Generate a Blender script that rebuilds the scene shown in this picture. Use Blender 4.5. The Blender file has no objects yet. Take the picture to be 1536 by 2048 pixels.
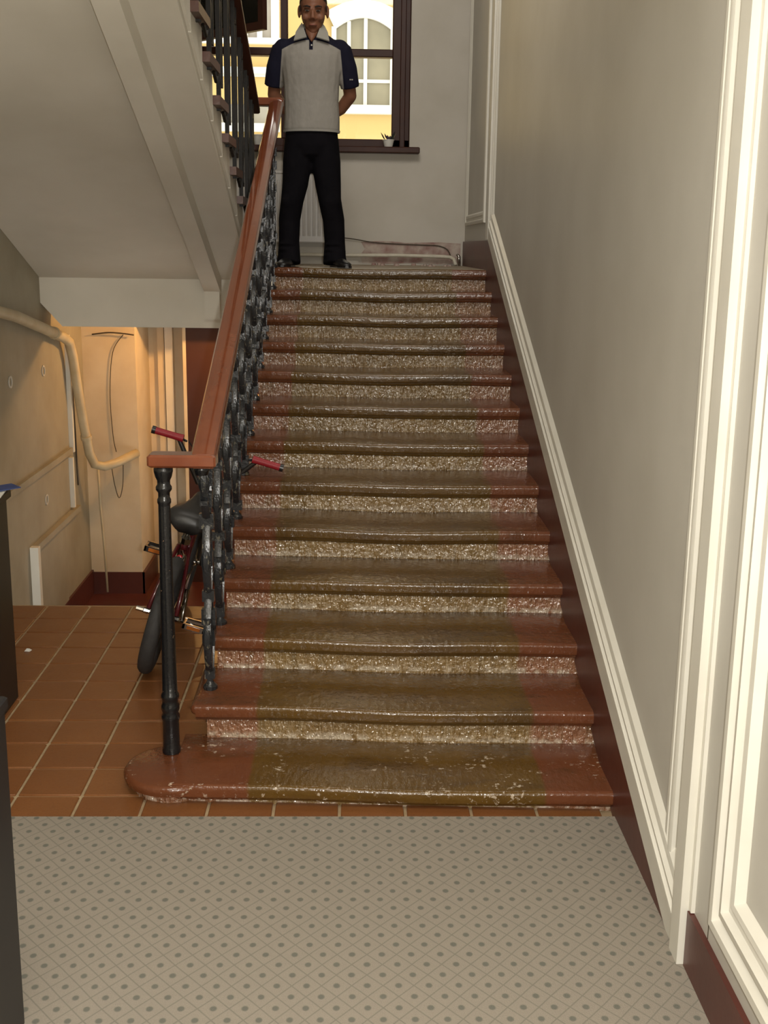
import bpy, bmesh, math, random
from mathutils import Vector, Matrix
random.seed(7)
scene = bpy.context.scene
col = scene.collection

# ------------------------------------------------------------------ camera, sky, lights, exposure
CAM = Vector((-.8571, -3.3586, 1.7621))
YAW, PITCH, ROLL = .0289, .2259, .0138
fw = Vector((math.sin(YAW)*math.cos(PITCH), math.cos(YAW)*math.cos(PITCH), -math.sin(PITCH)))
ri = Vector((math.cos(YAW), -math.sin(YAW), 0)); up = ri.cross(fw)
ri, up = ri*math.cos(ROLL)+up*math.sin(ROLL), up*math.cos(ROLL)-ri*math.sin(ROLL)
cd = bpy.data.cameras.new('camera'); cam = bpy.data.objects.new('camera', cd); col.objects.link(cam)
m3 = Matrix((ri, up, -fw)).transposed()
cam.matrix_world = Matrix.Translation(CAM) @ m3.to_4x4()
cd.sensor_fit = 'VERTICAL'; cd.sensor_height = 36; cd.lens = 2300.7/2048*36
cd.clip_start = .02; cd.clip_end = 200
scene.camera = cam

world = bpy.data.worlds.new('world'); scene.world = world; world.use_nodes = True
bg = world.node_tree.nodes['Background']
bg.inputs[0].default_value = (1.0, .96, .88, 1); bg.inputs[1].default_value = 2.1

def light(name, kind, loc, energy, color=(1, 1, 1), size=.1, size_y=None, target=None):
    d = bpy.data.lights.new(name, kind); d.energy = energy; d.color = color
    if kind == 'AREA':
        d.size = size
        if size_y: d.shape = 'RECTANGLE'; d.size_y = size_y
    else: d.shadow_soft_size = size
    o = bpy.data.objects.new(name, d); col.objects.link(o); o.location = loc
    if target is not None:
        o.rotation_euler = (Vector(target)-Vector(loc)).to_track_quat('-Z', 'Y').to_euler()
    return o
light('camera_flash', 'POINT', CAM+ri*.07+up*.0-fw*.02, 195, (1, .975, .92), .018)
light('upper_fill_light', 'AREA', (-.75, 1.6, 4.9), 46, (1, .94, .86), 1.2, 1.2, target=(-.85, 5.7, 2.0))  # added fill that brightens the back wall and landing, no known source
light('hall_fill_light', 'AREA', (-1.35, -1.9, 3.12), 30, (1, .94, .84), 1.2, target=(-1.35, -1.9, 0))  # added ambient fill for the hall, its source is unseen

vs = scene.view_settings
vs.view_transform = 'Standard'; vs.look = 'None'; vs.gamma = 1; vs.use_curve_mapping = False
vs.exposure = 0.4

# ------------------------------------------------------------------ materials
def mat(name, color=(.5, .5, .5), rough=.5, metal=0, noise=None, bump=None, spec=.5, emit=None, coat=0):
    """noise=(scale, detail, dark colour, amount)  bump=(scale, strength, distance)"""
    m = bpy.data.materials.new(name); m.use_nodes = True
    nt = m.node_tree; b = nt.nodes['Principled BSDF']
    b.inputs['Base Color'].default_value = (*color, 1)
    b.inputs['Roughness'].default_value = rough; b.inputs['Metallic'].default_value = metal
    b.inputs['Specular IOR Level'].default_value = spec
    b.inputs['Coat Weight'].default_value = coat; b.inputs['Coat Roughness'].default_value = .08
    if emit:
        b.inputs['Emission Color'].default_value = (*emit[0], 1); b.inputs['Emission Strength'].default_value = emit[1]
    tc = nt.nodes.new('ShaderNodeNewGeometry')
    if noise:
        n = nt.nodes.new('ShaderNodeTexNoise'); n.inputs['Scale'].default_value = noise[0]; n.inputs['Detail'].default_value = noise[1]
        nt.links.new(tc.outputs['Position'], n.inputs['Vector'])
        r = nt.nodes.new('ShaderNodeValToRGB'); r.color_ramp.elements[0].position = .35; r.color_ramp.elements[1].position = .68
        nt.links.new(n.outputs['Fac'], r.inputs[0])
        mx = nt.nodes.new('ShaderNodeMix'); mx.data_type = 'RGBA'
        mm = nt.nodes.new('ShaderNodeMath'); mm.operation = 'MULTIPLY'; mm.inputs[1].default_value = noise[3]
        nt.links.new(r.outputs[0], mm.inputs[0]); nt.links.new(mm.outputs[0], mx.inputs[0])
        mx.inputs[6].default_value = (*color, 1); mx.inputs[7].default_value = (*noise[2], 1)
        nt.links.new(mx.outputs[2], b.inputs['Base Color'])
    if bump:
        n2 = nt.nodes.new('ShaderNodeTexNoise'); n2.inputs['Scale'].default_value = bump[0]; n2.inputs['Detail'].default_value = 3
        nt.links.new(tc.outputs['Position'], n2.inputs['Vector'])
        bp = nt.nodes.new('ShaderNodeBump'); bp.inputs['Strength'].default_value = bump[1]; bp.inputs['Distance'].default_value = bump[2]
        nt.links.new(n2.outputs['Fac'], bp.inputs['Height']); nt.links.new(bp.outputs[0], b.inputs['Normal'])
    return m

class NT:
    """small helper to write node graphs"""
    def __init__(s, name):
        s.m = bpy.data.materials.new(name); s.m.use_nodes = True; s.t = s.m.node_tree; s.b = s.t.nodes['Principled BSDF']
        s.pos = s.t.nodes.new('ShaderNodeNewGeometry').outputs['Position']
        sp = s.t.nodes.new('ShaderNodeSeparateXYZ'); s.t.links.new(s.pos, sp.inputs[0]); s.x, s.y, s.z = sp.outputs
    def _in(s, sock, v):
        if isinstance(v, (int, float)): sock.default_value = v
        elif isinstance(v, tuple): sock.default_value = v if len(v) == len(sock.default_value) else (*v, 1)
        else: s.t.links.new(v, sock)
    def math(s, op, a, b=0, c=0):
        n = s.t.nodes.new('ShaderNodeMath'); n.operation = op
        s._in(n.inputs[0], a); s._in(n.inputs[1], b); s._in(n.inputs[2], c); return n.outputs[0]
    def comb(s, x, y, z):
        n = s.t.nodes.new('ShaderNodeCombineXYZ'); s._in(n.inputs[0], x); s._in(n.inputs[1], y); s._in(n.inputs[2], z); return n.outputs[0]
    def noise(s, vec, scale, detail=2, rough=.5):
        n = s.t.nodes.new('ShaderNodeTexNoise'); s._in(n.inputs['Vector'], vec); n.inputs['Scale'].default_value = scale
        n.inputs['Detail'].default_value = detail; n.inputs['Roughness'].default_value = rough; return n.outputs['Fac']
    def step(s, v, lo, hi):
        n = s.t.nodes.new('ShaderNodeMapRange'); n.interpolation_type = 'SMOOTHSTEP'
        s._in(n.inputs[0], v); n.inputs[1].default_value = lo; n.inputs[2].default_value = hi; return n.outputs[0]
    def mix(s, f, a, b):
        n = s.t.nodes.new('ShaderNodeMix'); n.data_type = 'RGBA'; s._in(n.inputs[0], f); s._in(n.inputs[6], a); s._in(n.inputs[7], b); return n.outputs[2]
    def bump(s, h, strength, dist):
        n = s.t.nodes.new('ShaderNodeBump'); n.inputs['Strength'].default_value = strength; n.inputs['Distance'].default_value = dist
        s._in(n.inputs['Height'], h); s.t.links.new(n.outputs[0], s.b.inputs['Normal'])
    def out(s, color=None, rough=None, spec=None, metal=None):
        if color is not None: s._in(s.b.inputs['Base Color'], color)
        if rough is not None: s._in(s.b.inputs['Roughness'], rough)
        if spec is not None: s._in(s.b.inputs['Specular IOR Level'], spec)
        if metal is not None: s._in(s.b.inputs['Metallic'], metal)
        return s.m

M = {}
M['wall'] = mat('wall_paint', (.54, .515, .46), .42, noise=(2.2, 4, (.48, .455, .40), .8), bump=(9, .05, .02), spec=.3)
M['wall_back'] = mat('back_wall_paint', (.56, .525, .465), .6, noise=(3, 4, (.49, .455, .39), .8), spec=.2)
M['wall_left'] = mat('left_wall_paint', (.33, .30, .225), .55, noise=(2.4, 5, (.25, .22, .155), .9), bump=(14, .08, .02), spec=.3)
M['soffit'] = mat('soffit_plaster', (.72, .68, .59), .7, noise=(1.6, 5, (.62, .58, .49), .9), bump=(6, .06, .03), spec=.2)
M['trim'] = mat('trim_paint', (.70, .675, .60), .38, noise=(5, 3, (.62, .59, .51), .6), spec=.4)
M['cream'] = mat('cream_plaster', (.66, .56, .40), .6, noise=(3.5, 5, (.55, .44, .29), .8), bump=(20, .1, .01), spec=.3)
M['skirt'] = mat('brown_skirting_paint', (.098, .024, .016), .36, noise=(3.5, 5, (.07, .017, .012), .9), bump=(18, .08, .01), spec=.5)
M['doorbrown'] = mat('brown_door_paint', (.050, .014, .007), .5, noise=(3, 3, (.038, .010, .005), .8), spec=.35)
M['tread2'] = mat('dark_red_stone_tread', (.095, .034, .018), .35, noise=(8, 4, (.07, .022, .012), .8), bump=(40, .2, .005))
M['rail'] = mat('varnished_red_wood', (.20, .052, .018), .16, noise=(9, 4, (.15, .036, .013), .8), spec=.5, coat=1.0)
M['window_wood'] = mat('dark_brown_window_wood', (.050, .014, .006), .45, noise=(6, 3, (.034, .009, .005), .8), spec=.3)
M['grout'] = mat('grout', (.38, .28, .16), .9, noise=(20, 4, (.28, .195, .11), .9))
M['radiator'] = mat('radiator_enamel', (.62, .60, .58), .4)
M['pipe'] = mat('painted_pipe', (.52, .45, .30), .45, noise=(8, 4, (.42, .33, .19), .8), bump=(30, .1, .01))
M['black'] = mat('black_laminate', (.010, .009, .010), .45, noise=(5, 2, (.014, .012, .012), .8))
M['white'] = mat('white_ceramic', (.70, .69, .64), .4, noise=(12, 2, (.62, .6, .54), .6))
M['paper'] = mat('white_paper', (.72, .70, .64), .7, noise=(30, 2, (.66, .64, .58), .6))
M['blue'] = mat('blue_print', (.03, .05, .16), .5, noise=(30, 2, (.05, .08, .22), .7))
M['leaf'] = mat('dark_plant_leaves', (.05, .03, .05), .5, noise=(30, 2, (.03, .06, .03), .8))
M['cable'] = mat('dark_cable', (.05, .035, .02), .6, noise=(30, 2, (.08, .06, .03), .5))
M['whitecable'] = mat('white_cable', (.62, .58, .48), .5, noise=(30, 2, (.5, .46, .36), .5))
M['skin'] = mat('skin', (.21, .088, .047), .5, noise=(14, 3, (.16, .066, .036), .7), spec=.3)
M['hair'] = mat('black_hair', (.010, .007, .006), .55, bump=(120, .6, .01))
M['eye'] = mat('eye_white', (.11, .085, .07), .4)
M['iris'] = mat('dark_iris', (.01, .008, .006), .2)
M['lip'] = mat('lip', (.22, .075, .05), .5)
M['collar'] = mat('grey_knit_collar', (.33, .315, .28), .8, bump=(240, .3, .002))
M['trouser'] = mat('black_denim', (.0045, .004, .0055), .85, noise=(9, 4, (.008, .007, .009), .8), bump=(60, .25, .004), spec=.08)
M['shoe'] = mat('black_leather', (.008, .007, .007), .4, bump=(60, .2, .003))
M['tyre'] = mat('grey_black_rubber', (.040, .038, .037), .75, noise=(40, 3, (.028, .026, .025), .8), bump=(150, .4, .003))
M['bikeframe'] = mat('dark_red_bike_paint', (.10, .010, .012), .25, noise=(20, 2, (.05, .008, .01), .6), coat=.5)
M['bikeblack'] = mat('black_bike_paint', (.012, .011, .011), .35, noise=(20, 2, (.02, .018, .018), .6), coat=.2)
M['chrome'] = mat('chrome', (.55, .53, .50), .16, 1, noise=(30, 2, (.42, .40, .37), .5))
M['grip'] = mat('red_rubber_grip', (.30, .012, .020), .5, bump=(180, .3, .003))
M['saddle'] = mat('black_saddle_vinyl', (.025, .024, .023), .42, bump=(70, .2, .002))
M['reflector'] = mat('red_reflector', (.45, .01, .02), .12)
M['amber'] = mat('amber_reflector', (.45, .13, .02), .2)
M['facade'] = mat('yellow_stucco', (.54, .385, .155), .9, noise=(1.3, 3, (.51, .36, .14), .7))
M['facade_white'] = mat('white_stucco', (.66, .64, .58), .8, noise=(1.5, 3, (.60, .57, .51), .6))
M['facade_glass'] = mat('facade_window_pane', (.20, .18, .12), .25, noise=(1.8, 3, (.27, .24, .16), .9))
M['curtain'] = mat('pale_curtain', (.31, .285, .24), .8, noise=(3, 3, (.26, .235, .19), .8))
M['brownitem'] = mat('brown_leather', (.09, .03, .015), .5, noise=(30, 2, (.06, .02, .01), .7))
M['lamp'] = mat('fill_diffuser', (.8, .78, .7), .5, emit=((1, .93, .8), 2.0))  # glowing face of the made-up hall ceiling fixture
M['bulb'] = mat('warm_bulb', (.9, .6, .3), .4, emit=((1, .55, .2), 12.0))
M['concrete'] = mat('grey_concrete', (.35, .33, .29), .9, noise=(4, 4, (.28, .26, .22), .8))
M['landing'] = mat('dusty_landing_stone', (.34, .29, .21), .5, noise=(7, 5, (.22, .15, .09), .9), bump=(30, .2, .01))
M['scar'] = mat('bare_plaster_scar', (.50, .42, .36), .8, noise=(11, 5, (.24, .10, .09), .9), bump=(25, .4, .01))

# glass
g = bpy.data.materials.new('window_glass'); g.use_nodes = True
nt = g.node_tree; nt.nodes.remove(nt.nodes['Principled BSDF'])
tr = nt.nodes.new('ShaderNodeBsdfTransparent'); tr.inputs[0].default_value = (.93, .94, .92, 1)
gl = nt.nodes.new('ShaderNodeBsdfGlossy'); gl.inputs['Roughness'].default_value = .03
fr = nt.nodes.new('ShaderNodeFresnel'); fr.inputs[0].default_value = 1.45
mxs = nt.nodes.new('ShaderNodeMixShader'); nt.links.new(fr.outputs[0], mxs.inputs[0])
nt.links.new(tr.outputs[0], mxs.inputs[1]); nt.links.new(gl.outputs[0], mxs.inputs[2])
nt.links.new(mxs.outputs[0], nt.nodes['Material Output'].inputs[0]); M['glass'] = g

# worn black cast iron: chips of pale old paint
k = NT('worn_black_iron')
n1 = k.noise(k.comb(k.math('MULTIPLY', k.x, 1.0), k.y, k.math('MULTIPLY', k.z, .45)), 60, 4, .65)
chip = k.step(n1, .60, .66)
k.bump(k.noise(k.pos, 110, 3), .35, .004)
M['iron'] = k.out(k.mix(chip, (.016, .017, .019), (.13, .115, .075)), k.math('MULTIPLY_ADD', chip, .3, .26), .6)
k = NT('glossy_black_iron')
k.bump(k.noise(k.pos, 90, 3), .3, .004)
chip = k.step(k.noise(k.pos, 75, 4, .6), .68, .72)
M['ironpost'] = k.out(k.mix(chip, (.008, .008, .009), (.20, .13, .08)), .2, .6)
k = NT('dark_upper_iron')
k.bump(k.noise(k.pos, 90, 3), .3, .004)
M['ironup'] = k.out(k.mix(k.noise(k.pos, 25, 3), (.004, .004, .004), (.016, .012, .008)), .5, .3)

# stair stone: red stone with the ghost of a runner (olive tan) and lime marks
BL, BR = -1.182, -.227
def stone(name, riser):
    k = NT(name)
    wob = k.math('MULTIPLY', k.math('SUBTRACT', k.noise(k.pos, 9, 2), .5), .02)
    xx = k.math('ADD', k.x, wob)
    band = k.math('MULTIPLY', k.step(xx, BL-.008, BL+.008), k.math('SUBTRACT', 1, k.step(xx, BR-.008, BR+.008)))
    band = k.math('MAXIMUM', band, k.math('MULTIPLY', k.step(k.z, .75, 1.5), (.4 if riser else .1)))
    blot = k.noise(k.pos, 5.5, 5, .62); fine = k.noise(k.pos, 42, 4, .6)
    if riser:  # same stone as the tread, coloured lighter as the light-facing side, plus lime drips
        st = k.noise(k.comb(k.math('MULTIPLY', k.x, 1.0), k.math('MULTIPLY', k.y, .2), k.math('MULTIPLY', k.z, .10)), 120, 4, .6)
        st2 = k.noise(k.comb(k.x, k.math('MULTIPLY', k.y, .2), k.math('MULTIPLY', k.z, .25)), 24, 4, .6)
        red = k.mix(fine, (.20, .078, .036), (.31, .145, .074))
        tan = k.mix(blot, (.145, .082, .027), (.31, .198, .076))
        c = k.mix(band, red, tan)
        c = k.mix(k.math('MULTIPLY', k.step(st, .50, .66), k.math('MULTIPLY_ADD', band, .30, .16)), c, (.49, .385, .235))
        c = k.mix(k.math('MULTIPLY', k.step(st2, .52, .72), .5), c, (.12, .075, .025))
        wet = k.math('MULTIPLY_ADD', st2, .20, .04)
        drip = k.noise(k.comb(k.x, k.math('MULTIPLY', k.y, .2), k.math('MULTIPLY', k.z, .30)), 105, 2, .5)
        h = k.math('ADD', k.math('MULTIPLY', drip, 1.0), k.math('MULTIPLY', k.noise(k.pos, 75, 2), .9))
        h = k.math('ADD', h, k.math('MULTIPLY', k.noise(k.comb(k.x, k.y, k.math('MULTIPLY', k.z, .5)), 42, 1), .7))
        k.bump(h, 1.0, .0085)
        fz0 = k.math('FRACT', k.math('DIVIDE', k.math('ADD', k.z, .0576), .13))
        foot = k.math('MULTIPLY', k.math('SUBTRACT', 1, k.step(k.math('ADD', fz0, k.math('MULTIPLY', blot, .25)), .16, .34)), k.step(k.noise(k.pos, 26, 4), .40, .55))
        c = k.mix(k.math('MULTIPLY', foot, k.math('SUBTRACT', .75, k.step(k.z, .3, 1.2))), c, (.52, .44, .33))
        # white lime at the lowest riser
        low = k.math('SUBTRACT', 1, k.step(k.math('ADD', k.z, k.math('MULTIPLY', blot, .05)), .045, .10))
        c = k.mix(k.math('MULTIPLY', low, k.step(k.noise(k.pos, 30, 4), .42, .6)), c, (.55, .43, .33))
        k.b.inputs['Coat Weight'].default_value = 1.0; k.b.inputs['Coat Roughness'].default_value = .13; k.b.inputs['Coat IOR'].default_value = 1.7
        for l_ in list(k.b.inputs['Normal'].links): k.t.links.new(l_.from_socket, k.b.inputs['Coat Normal'])
        return k.out(c, wet, .9)
    red = k.mix(blot, (.100, .030, .013), (.165, .057, .022))
    oli = k.mix(blot, (.070, .034, .007), (.132, .071, .014))
    c = k.mix(band, red, oli)
    dk = k.step(k.noise(k.comb(k.x, k.math('MULTIPLY', k.y, 2.5), k.z), 3.2, 5, .6), .5, .68)
    c = k.mix(k.math('MULTIPLY', dk, .45), c, (.050, .026, .010))
    sp = k.step(k.noise(k.pos, 48, 4, .65), .57, .66)
    area = k.step(k.noise(k.pos, 6.5, 3), .48, .60)
    low = k.math('SUBTRACT', 1, k.step(k.z, .09, .11))
    amt = k.math('MULTIPLY', k.math('MULTIPLY', sp, area), k.math('MULTIPLY_ADD', low, .62, .12))
    c = k.mix(amt, c, (.56, .47, .36))
    h = k.math('ADD', k.math('MULTIPLY', fine, .6), k.math('MULTIPLY', k.noise(k.comb(k.x, k.math('MULTIPLY', k.y, .35), k.z), 55, 3), .7))
    k.bump(h, .38, .008)
    return k.out(c, k.math('MULTIPLY_ADD', k.noise(k.pos, 16, 3), .22, .03), .45)
M['tread'] = stone('wet_red_stone_tread', False)
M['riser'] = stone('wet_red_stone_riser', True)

# terracotta tile
k = NT('terracotta_tile')
oi = k.t.nodes.new('ShaderNodeObjectInfo')
c = k.mix(k.noise(k.pos, 6, 5, .6), (.16, .060, .018), (.25, .100, .032))
c = k.mix(k.math('MULTIPLY', k.step(k.noise(k.pos, 130, 3, .7), .5, .7), .5), c, (.13, .042, .012))
c = k.mix(k.math('MULTIPLY', oi.outputs['Random'], .45), c, (.15, .052, .016))
k.bump(k.noise(k.pos, 60, 3), .12, .004)
M['tile'] = k.out(c, k.math('MULTIPLY_ADD', k.noise(k.pos, 12, 3), .25, .28), .45)

# carpet: diamond grid with a dot in every diamond
k = NT('patterned_carpet')
S = .0735 / 2
wx = k.math('ADD', k.x, k.math('MULTIPLY', k.math('SUBTRACT', k.noise(k.pos, 3, 2), .5), .02))
ua = k.math('DIVIDE', k.math('ADD', wx, k.math('MULTIPLY', k.y, .87)), 2*S)
ub = k.math('DIVIDE', k.math('SUBTRACT', wx, k.math('MULTIPLY', k.y, .87)), 2*S)
fa, fb = k.math('FRACT', ua), k.math('FRACT', ub)
da = k.math('ABSOLUTE', k.math('SUBTRACT', fa, .5)); db = k.math('ABSOLUTE', k.math('SUBTRACT', fb, .5))
line = k.math('MAXIMUM', k.step(da, .455, .485), k.step(db, .455, .485))
dot = k.math('SUBTRACT', 1, k.step(k.math('ADD', k.math('MULTIPLY', da, da), k.math('MULTIPLY', db, db)), .010, .040))
fz = k.noise(k.pos, 420, 2); bl = k.noise(k.pos, 2.2, 4)
base = k.mix(fz, (.225, .195, .158), (.33, .29, .24))
base = k.mix(k.math('MULTIPLY', bl, .5), base, (.25, .225, .185))
spot = k.step(k.noise(k.pos, 4.2, 2), .72, .76)
base = k.mix(k.math('MULTIPLY', spot, .35), base, (.5, .47, .42))
c = k.mix(k.math('MULTIPLY', line, .38), base, (.085, .09, .075))
c = k.mix(k.math('MULTIPLY', dot, .58), c, (.055, .070, .062))
k.bump(fz, .5, .004)
M['carpet'] = k.out(c, .95, .1)

# polo shirt: grey front, navy yoke and sleeves
PX, PY, LZ = -1.13, 4.36, 1.6324
k = NT('two_tone_polo')
ax = k.math('ABSOLUTE', k.math('SUBTRACT', k.x, PX))
yl = k.math('SUBTRACT', 1.380+LZ, k.math('MULTIPLY', k.math('POWER', ax, 2), 1.6))
yoke = k.step(k.math('SUBTRACT', k.z, yl), -.002, .002)
side = k.step(k.math('SUBTRACT', ax, k.math('MULTIPLY_ADD', k.math('SUBTRACT', k.z, 1.0+LZ), -.10, .215)), -.002, .002)
plk = k.math('MULTIPLY', k.math('SUBTRACT', 1, k.step(ax, .010, .013)), k.step(k.z, 1.318+LZ, 1.321+LZ))
nav = k.math('MAXIMUM', k.math('MAXIMUM', yoke, side), plk)
gry = k.mix(k.noise(k.pos, 30, 3), (.25, .235, .21), (.31, .29, .26))
fold = k.noise(k.comb(k.x, k.y, k.math('MULTIPLY', k.z, .6)), 11, 3)
k.bump(fold, .5, .03)
M['polo'] = k.out(k.mix(nav, gry, (.008, .008, .020)), .85, .2)

# ------------------------------------------------------------------ mesh helpers
WORLD = {}
class MB:
    def __init__(s): s.v = []; s.f = []
    def add(s, vs, fs):
        o = len(s.v); s.v += [tuple(p) for p in vs]; s.f += [tuple(i+o for i in f) for f in fs]; return s
    def box(s, x0, x1, y0, y1, z0, z1):
        return s.add([(x0,y0,z0),(x1,y0,z0),(x1,y1,z0),(x0,y1,z0),(x0,y0,z1),(x1,y0,z1),(x1,y1,z1),(x0,y1,z1)],
                     [(3,2,1,0),(4,5,6,7),(0,1,5,4),(1,2,6,5),(2,3,7,6),(3,0,4,7)])
    def bbox(s, x0, x1, y0, y1, z0, z1, b):
        """box with chamfered vertical and top edges"""
        def ring(i, z): return [(x0+i,y0,z),(x1-i,y0,z),(x1,y0+i,z),(x1,y1-i,z),(x1-i,y1,z),(x0+i,y1,z),(x0,y1-i,z),(x0,y0+i,z)]
        def shr(r): 
            cx, cy = (x0+x1)/2, (y0+y1)/2
            return [(x+(b if x < cx else -b), y+(b if y < cy else -b), z) for x, y, z in r]
        R = [shr(ring(b, z0)), ring(b, z0+b), ring(b, z1-b), shr(ring(b, z1))]
        return s.loft(R)
    def loft(s, rings, closed=True, caps=True):
        n = len(rings[0]); vs = [p for r in rings for p in r]; fs = []
        for a in range(len(rings)-1):
            for i in range(n if closed else n-1):
                j = (i+1) % n
                fs.append((a*n+i, a*n+j, (a+1)*n+j, (a+1)*n+i))
        if caps and closed:
            fs.append(tuple(range(n-1, -1, -1))); fs.append(tuple((len(rings)-1)*n+i for i in range(n)))
        return s.add(vs, fs)
    def tube(s, pts, r, n=10, flat=None):
        pts = [Vector(p) for p in pts]; rs = r if isinstance(r, (list, tuple)) else [r]*len(pts)
        rings = []; ref = None
        for i, p in enumerate(pts):
            t = (pts[min(i+1, len(pts)-1)]-pts[max(i-1, 0)]).normalized()
            if ref is None:
                ref = Vector((0, 0, 1)) if abs(t.z) < .9 else Vector((0, 1, 0))
            a = (ref-t*ref.dot(t)).normalized(); b = t.cross(a); ref = a
            ra = rs[i] if not isinstance(rs[i], tuple) else rs[i][0]; rb = rs[i] if not isinstance(rs[i], tuple) else rs[i][1]
            rings.append([p+a*(ra*math.cos(q))+b*(rb*math.sin(q)) for q in [2*math.pi*m/n for m in range(n)]])
        return s.loft(rings)
    def lathe(s, prof, cx, cy, n=20):
        rings = [[(cx+r*math.cos(2*math.pi*i/n), cy+r*math.sin(2*math.pi*i/n), z) for i in range(n)] for r, z in prof]
        return s.loft(rings)
    def ell(s, c, rx, ry, rz, n=16, m=10, rot=None):
        c = Vector(c); rings = []
        for j in range(1, m):
            a = math.pi*j/m
            ring = []
            for i in range(n):
                b = 2*math.pi*i/n
                p = Vector((rx*math.sin(a)*math.cos(b), ry*math.sin(a)*math.sin(b), -rz*math.cos(a)))
                if rot is not None: p = rot @ p
                ring.append(c+p)
            rings.append(ring)
        return s.loft(rings)
    def prismx(s, prof, x0, x1, nx=1, fn=None):
        """profile [(y,z)] (counter-clockwise seen from +x) extruded along x"""
        rings = []
        for i in range(nx+1):
            x = x0+(x1-x0)*i/nx
            r = [(x, y, z) for y, z in prof]
            if fn: r = [fn(*p) for p in r]
            rings.append(r)
        return s.loft(rings)
    def build(s, name, material, parent=None, smooth=False, origin=None):
        me = bpy.data.meshes.new(name)
        xs = [p[0] for p in s.v]; ys = [p[1] for p in s.v]; zs = [p[2] for p in s.v]
        if origin is None: origin = ((min(xs)+max(xs))/2, (min(ys)+max(ys))/2, min(zs))
        o = Vector(origin)
        me.from_pydata([tuple(Vector(p)-o) for p in s.v], [], s.f)
        bm = bmesh.new(); bm.from_mesh(me); bmesh.ops.recalc_face_normals(bm, faces=bm.faces); bm.to_mesh(me); bm.free()
        if smooth:
            me.shade_smooth()
            if smooth != 'all': me.set_sharp_from_angle(angle=math.radians(smooth if smooth is not True else 40))
        me.materials.append(material)
        ob = bpy.data.objects.new(name, me); col.objects.link(ob)
        if parent is not None:
            ob.parent = parent; ob.location = o-WORLD[parent.name]
        else: ob.location = o
        WORLD[ob.name] = o
        return ob
def empty(name, loc):
    o = bpy.data.objects.new(name, None); col.objects.link(o); o.location = loc; WORLD[o.name] = Vector(loc); o.empty_display_size = .1; return o
def tag(o, label, cat, group=None):
    o['label'] = label; o['category'] = cat
    if group: o['group'] = group
    return o
def struct(o, label=None):
    o['kind'] = 'structure'
    if label: o['label'] = label
    return o
def bx(name, m, parent, *a): return MB().box(*a).build(name, m, parent)
def bbx(name, m, parent, *a): return MB().bbox(*a).build(name, m, parent, smooth=30)
def copy_at(src, dx, dy, dz, parent=None):
    c = src.copy(); col.objects.link(c)
    c.location = src.location+Vector((dx, dy, dz)); WORLD[c.name] = WORLD[src.name]+Vector((dx, dy, dz))
    if parent is not None:
        c.parent = parent; c.location = WORLD[c.name]-WORLD[parent.name]
    return c

# ------------------------------------------------------------------ stair numbers
RUN, RISE, TH = .3405, .13, .042
def H(i): return .0724+RISE*(i-1)
def NY(i): return (i-1)*RUN
XW = -2.8            # left wall
BY = 5.75            # back wall

# ------------------------------------------------------------------ room shell
struct(bx('wall_right', M['wall'], None, 0, .25, -5.2, BY+.3, -1.0, 5.3), 'pale grey painted panelled wall along the stairs')
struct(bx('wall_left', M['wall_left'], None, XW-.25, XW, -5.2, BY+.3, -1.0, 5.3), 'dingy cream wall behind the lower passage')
struct(bx('wall_front', M['wall'], None, XW, 0, -5.4, -5.2, -1.0, 5.3))
struct(bx('ceiling', M['soffit'], None, XW, 0, -5.2, -.75, 3.2, 3.36), 'hall ceiling')
struct(bx('ceiling_upper', M['soffit'], None, XW-.25, .25, -5.4, BY+.3, 5.3, 5.5))
# back wall with window opening
WX0, WX1, WZ0, WZ1 = -2.25, -.44, 2.50, 4.45
w = MB(); w.box(XW, 0, BY, BY+.3, 1.40, WZ0); w.box(XW, 0, BY, BY+.3, WZ1, 5.3)
w.box(XW, WX0, BY, BY+.3, WZ0, WZ1); w.box(WX1, 0, BY, BY+.3, WZ0, WZ1)
struct(w.build('wall_back', M['wall_back']), 'beige painted wall around the landing window')

# floor: base with separate terracotta tiles
fl = struct(bx('floor', M['grout'], None, XW, 0, -.04, 2.19, -.30, -.006), 'tiled floor with pale grout')
TW, TD = .2114, .2040
gx, gy = -1.946, .129
proto = None
for c in range(-5, 10):
    for r in range(-1, 11):
        x0 = max(gx+c*TW+.005, XW+.002); x1 = min(gx+(c+1)*TW-.005, -.012); y0 = max(gy+r*TD+.0055, -.035); y1 = min(gy+(r+1)*TD-.0055, 2.186)
        if x1-x0 < .03 or y1-y0 < .02: continue
        if x0 > -1.40 and r > 0: continue
        full = abs(x1-x0-(TW-.010)) < 1e-4 and abs(y1-y0-(TD-.011)) < 1e-4
        if full and proto is not None:
            t = copy_at(proto, x0-proto['bx'], y0-proto['by'], random.uniform(-.0012, .0008), fl)
        else:
            t = MB().bbox(x0, x1, y0, y1, -.03, 0, .003).build('tile', M['tile'], fl, smooth=30)
            if full: proto = t; t['bx'] = x0; t['by'] = y0
if proto is not None:
    for o in list(fl.children):
        for kk in ('bx', 'by'):
            if kk in o: del o[kk]
struct(bx('floor_hall', M['concrete'], None, XW, 0, -5.2, -.04, -.30, -.004), 'hall floor under the carpet')
struct(bx('floor_passage', M['skirt'], None, XW, -1.36, 2.19, BY, -1.0, -.80), 'brown painted floor of the sunken passage')

cp = MB(); cp.bbox(XW+.02, -.006, -5.15, -.028, -.003, .010, .004)
tag(cp.build('carpet', M['carpet'], None, smooth=30), 'grey carpet with diamond grid and green dots in front of the stairs', 'carpet')

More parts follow.
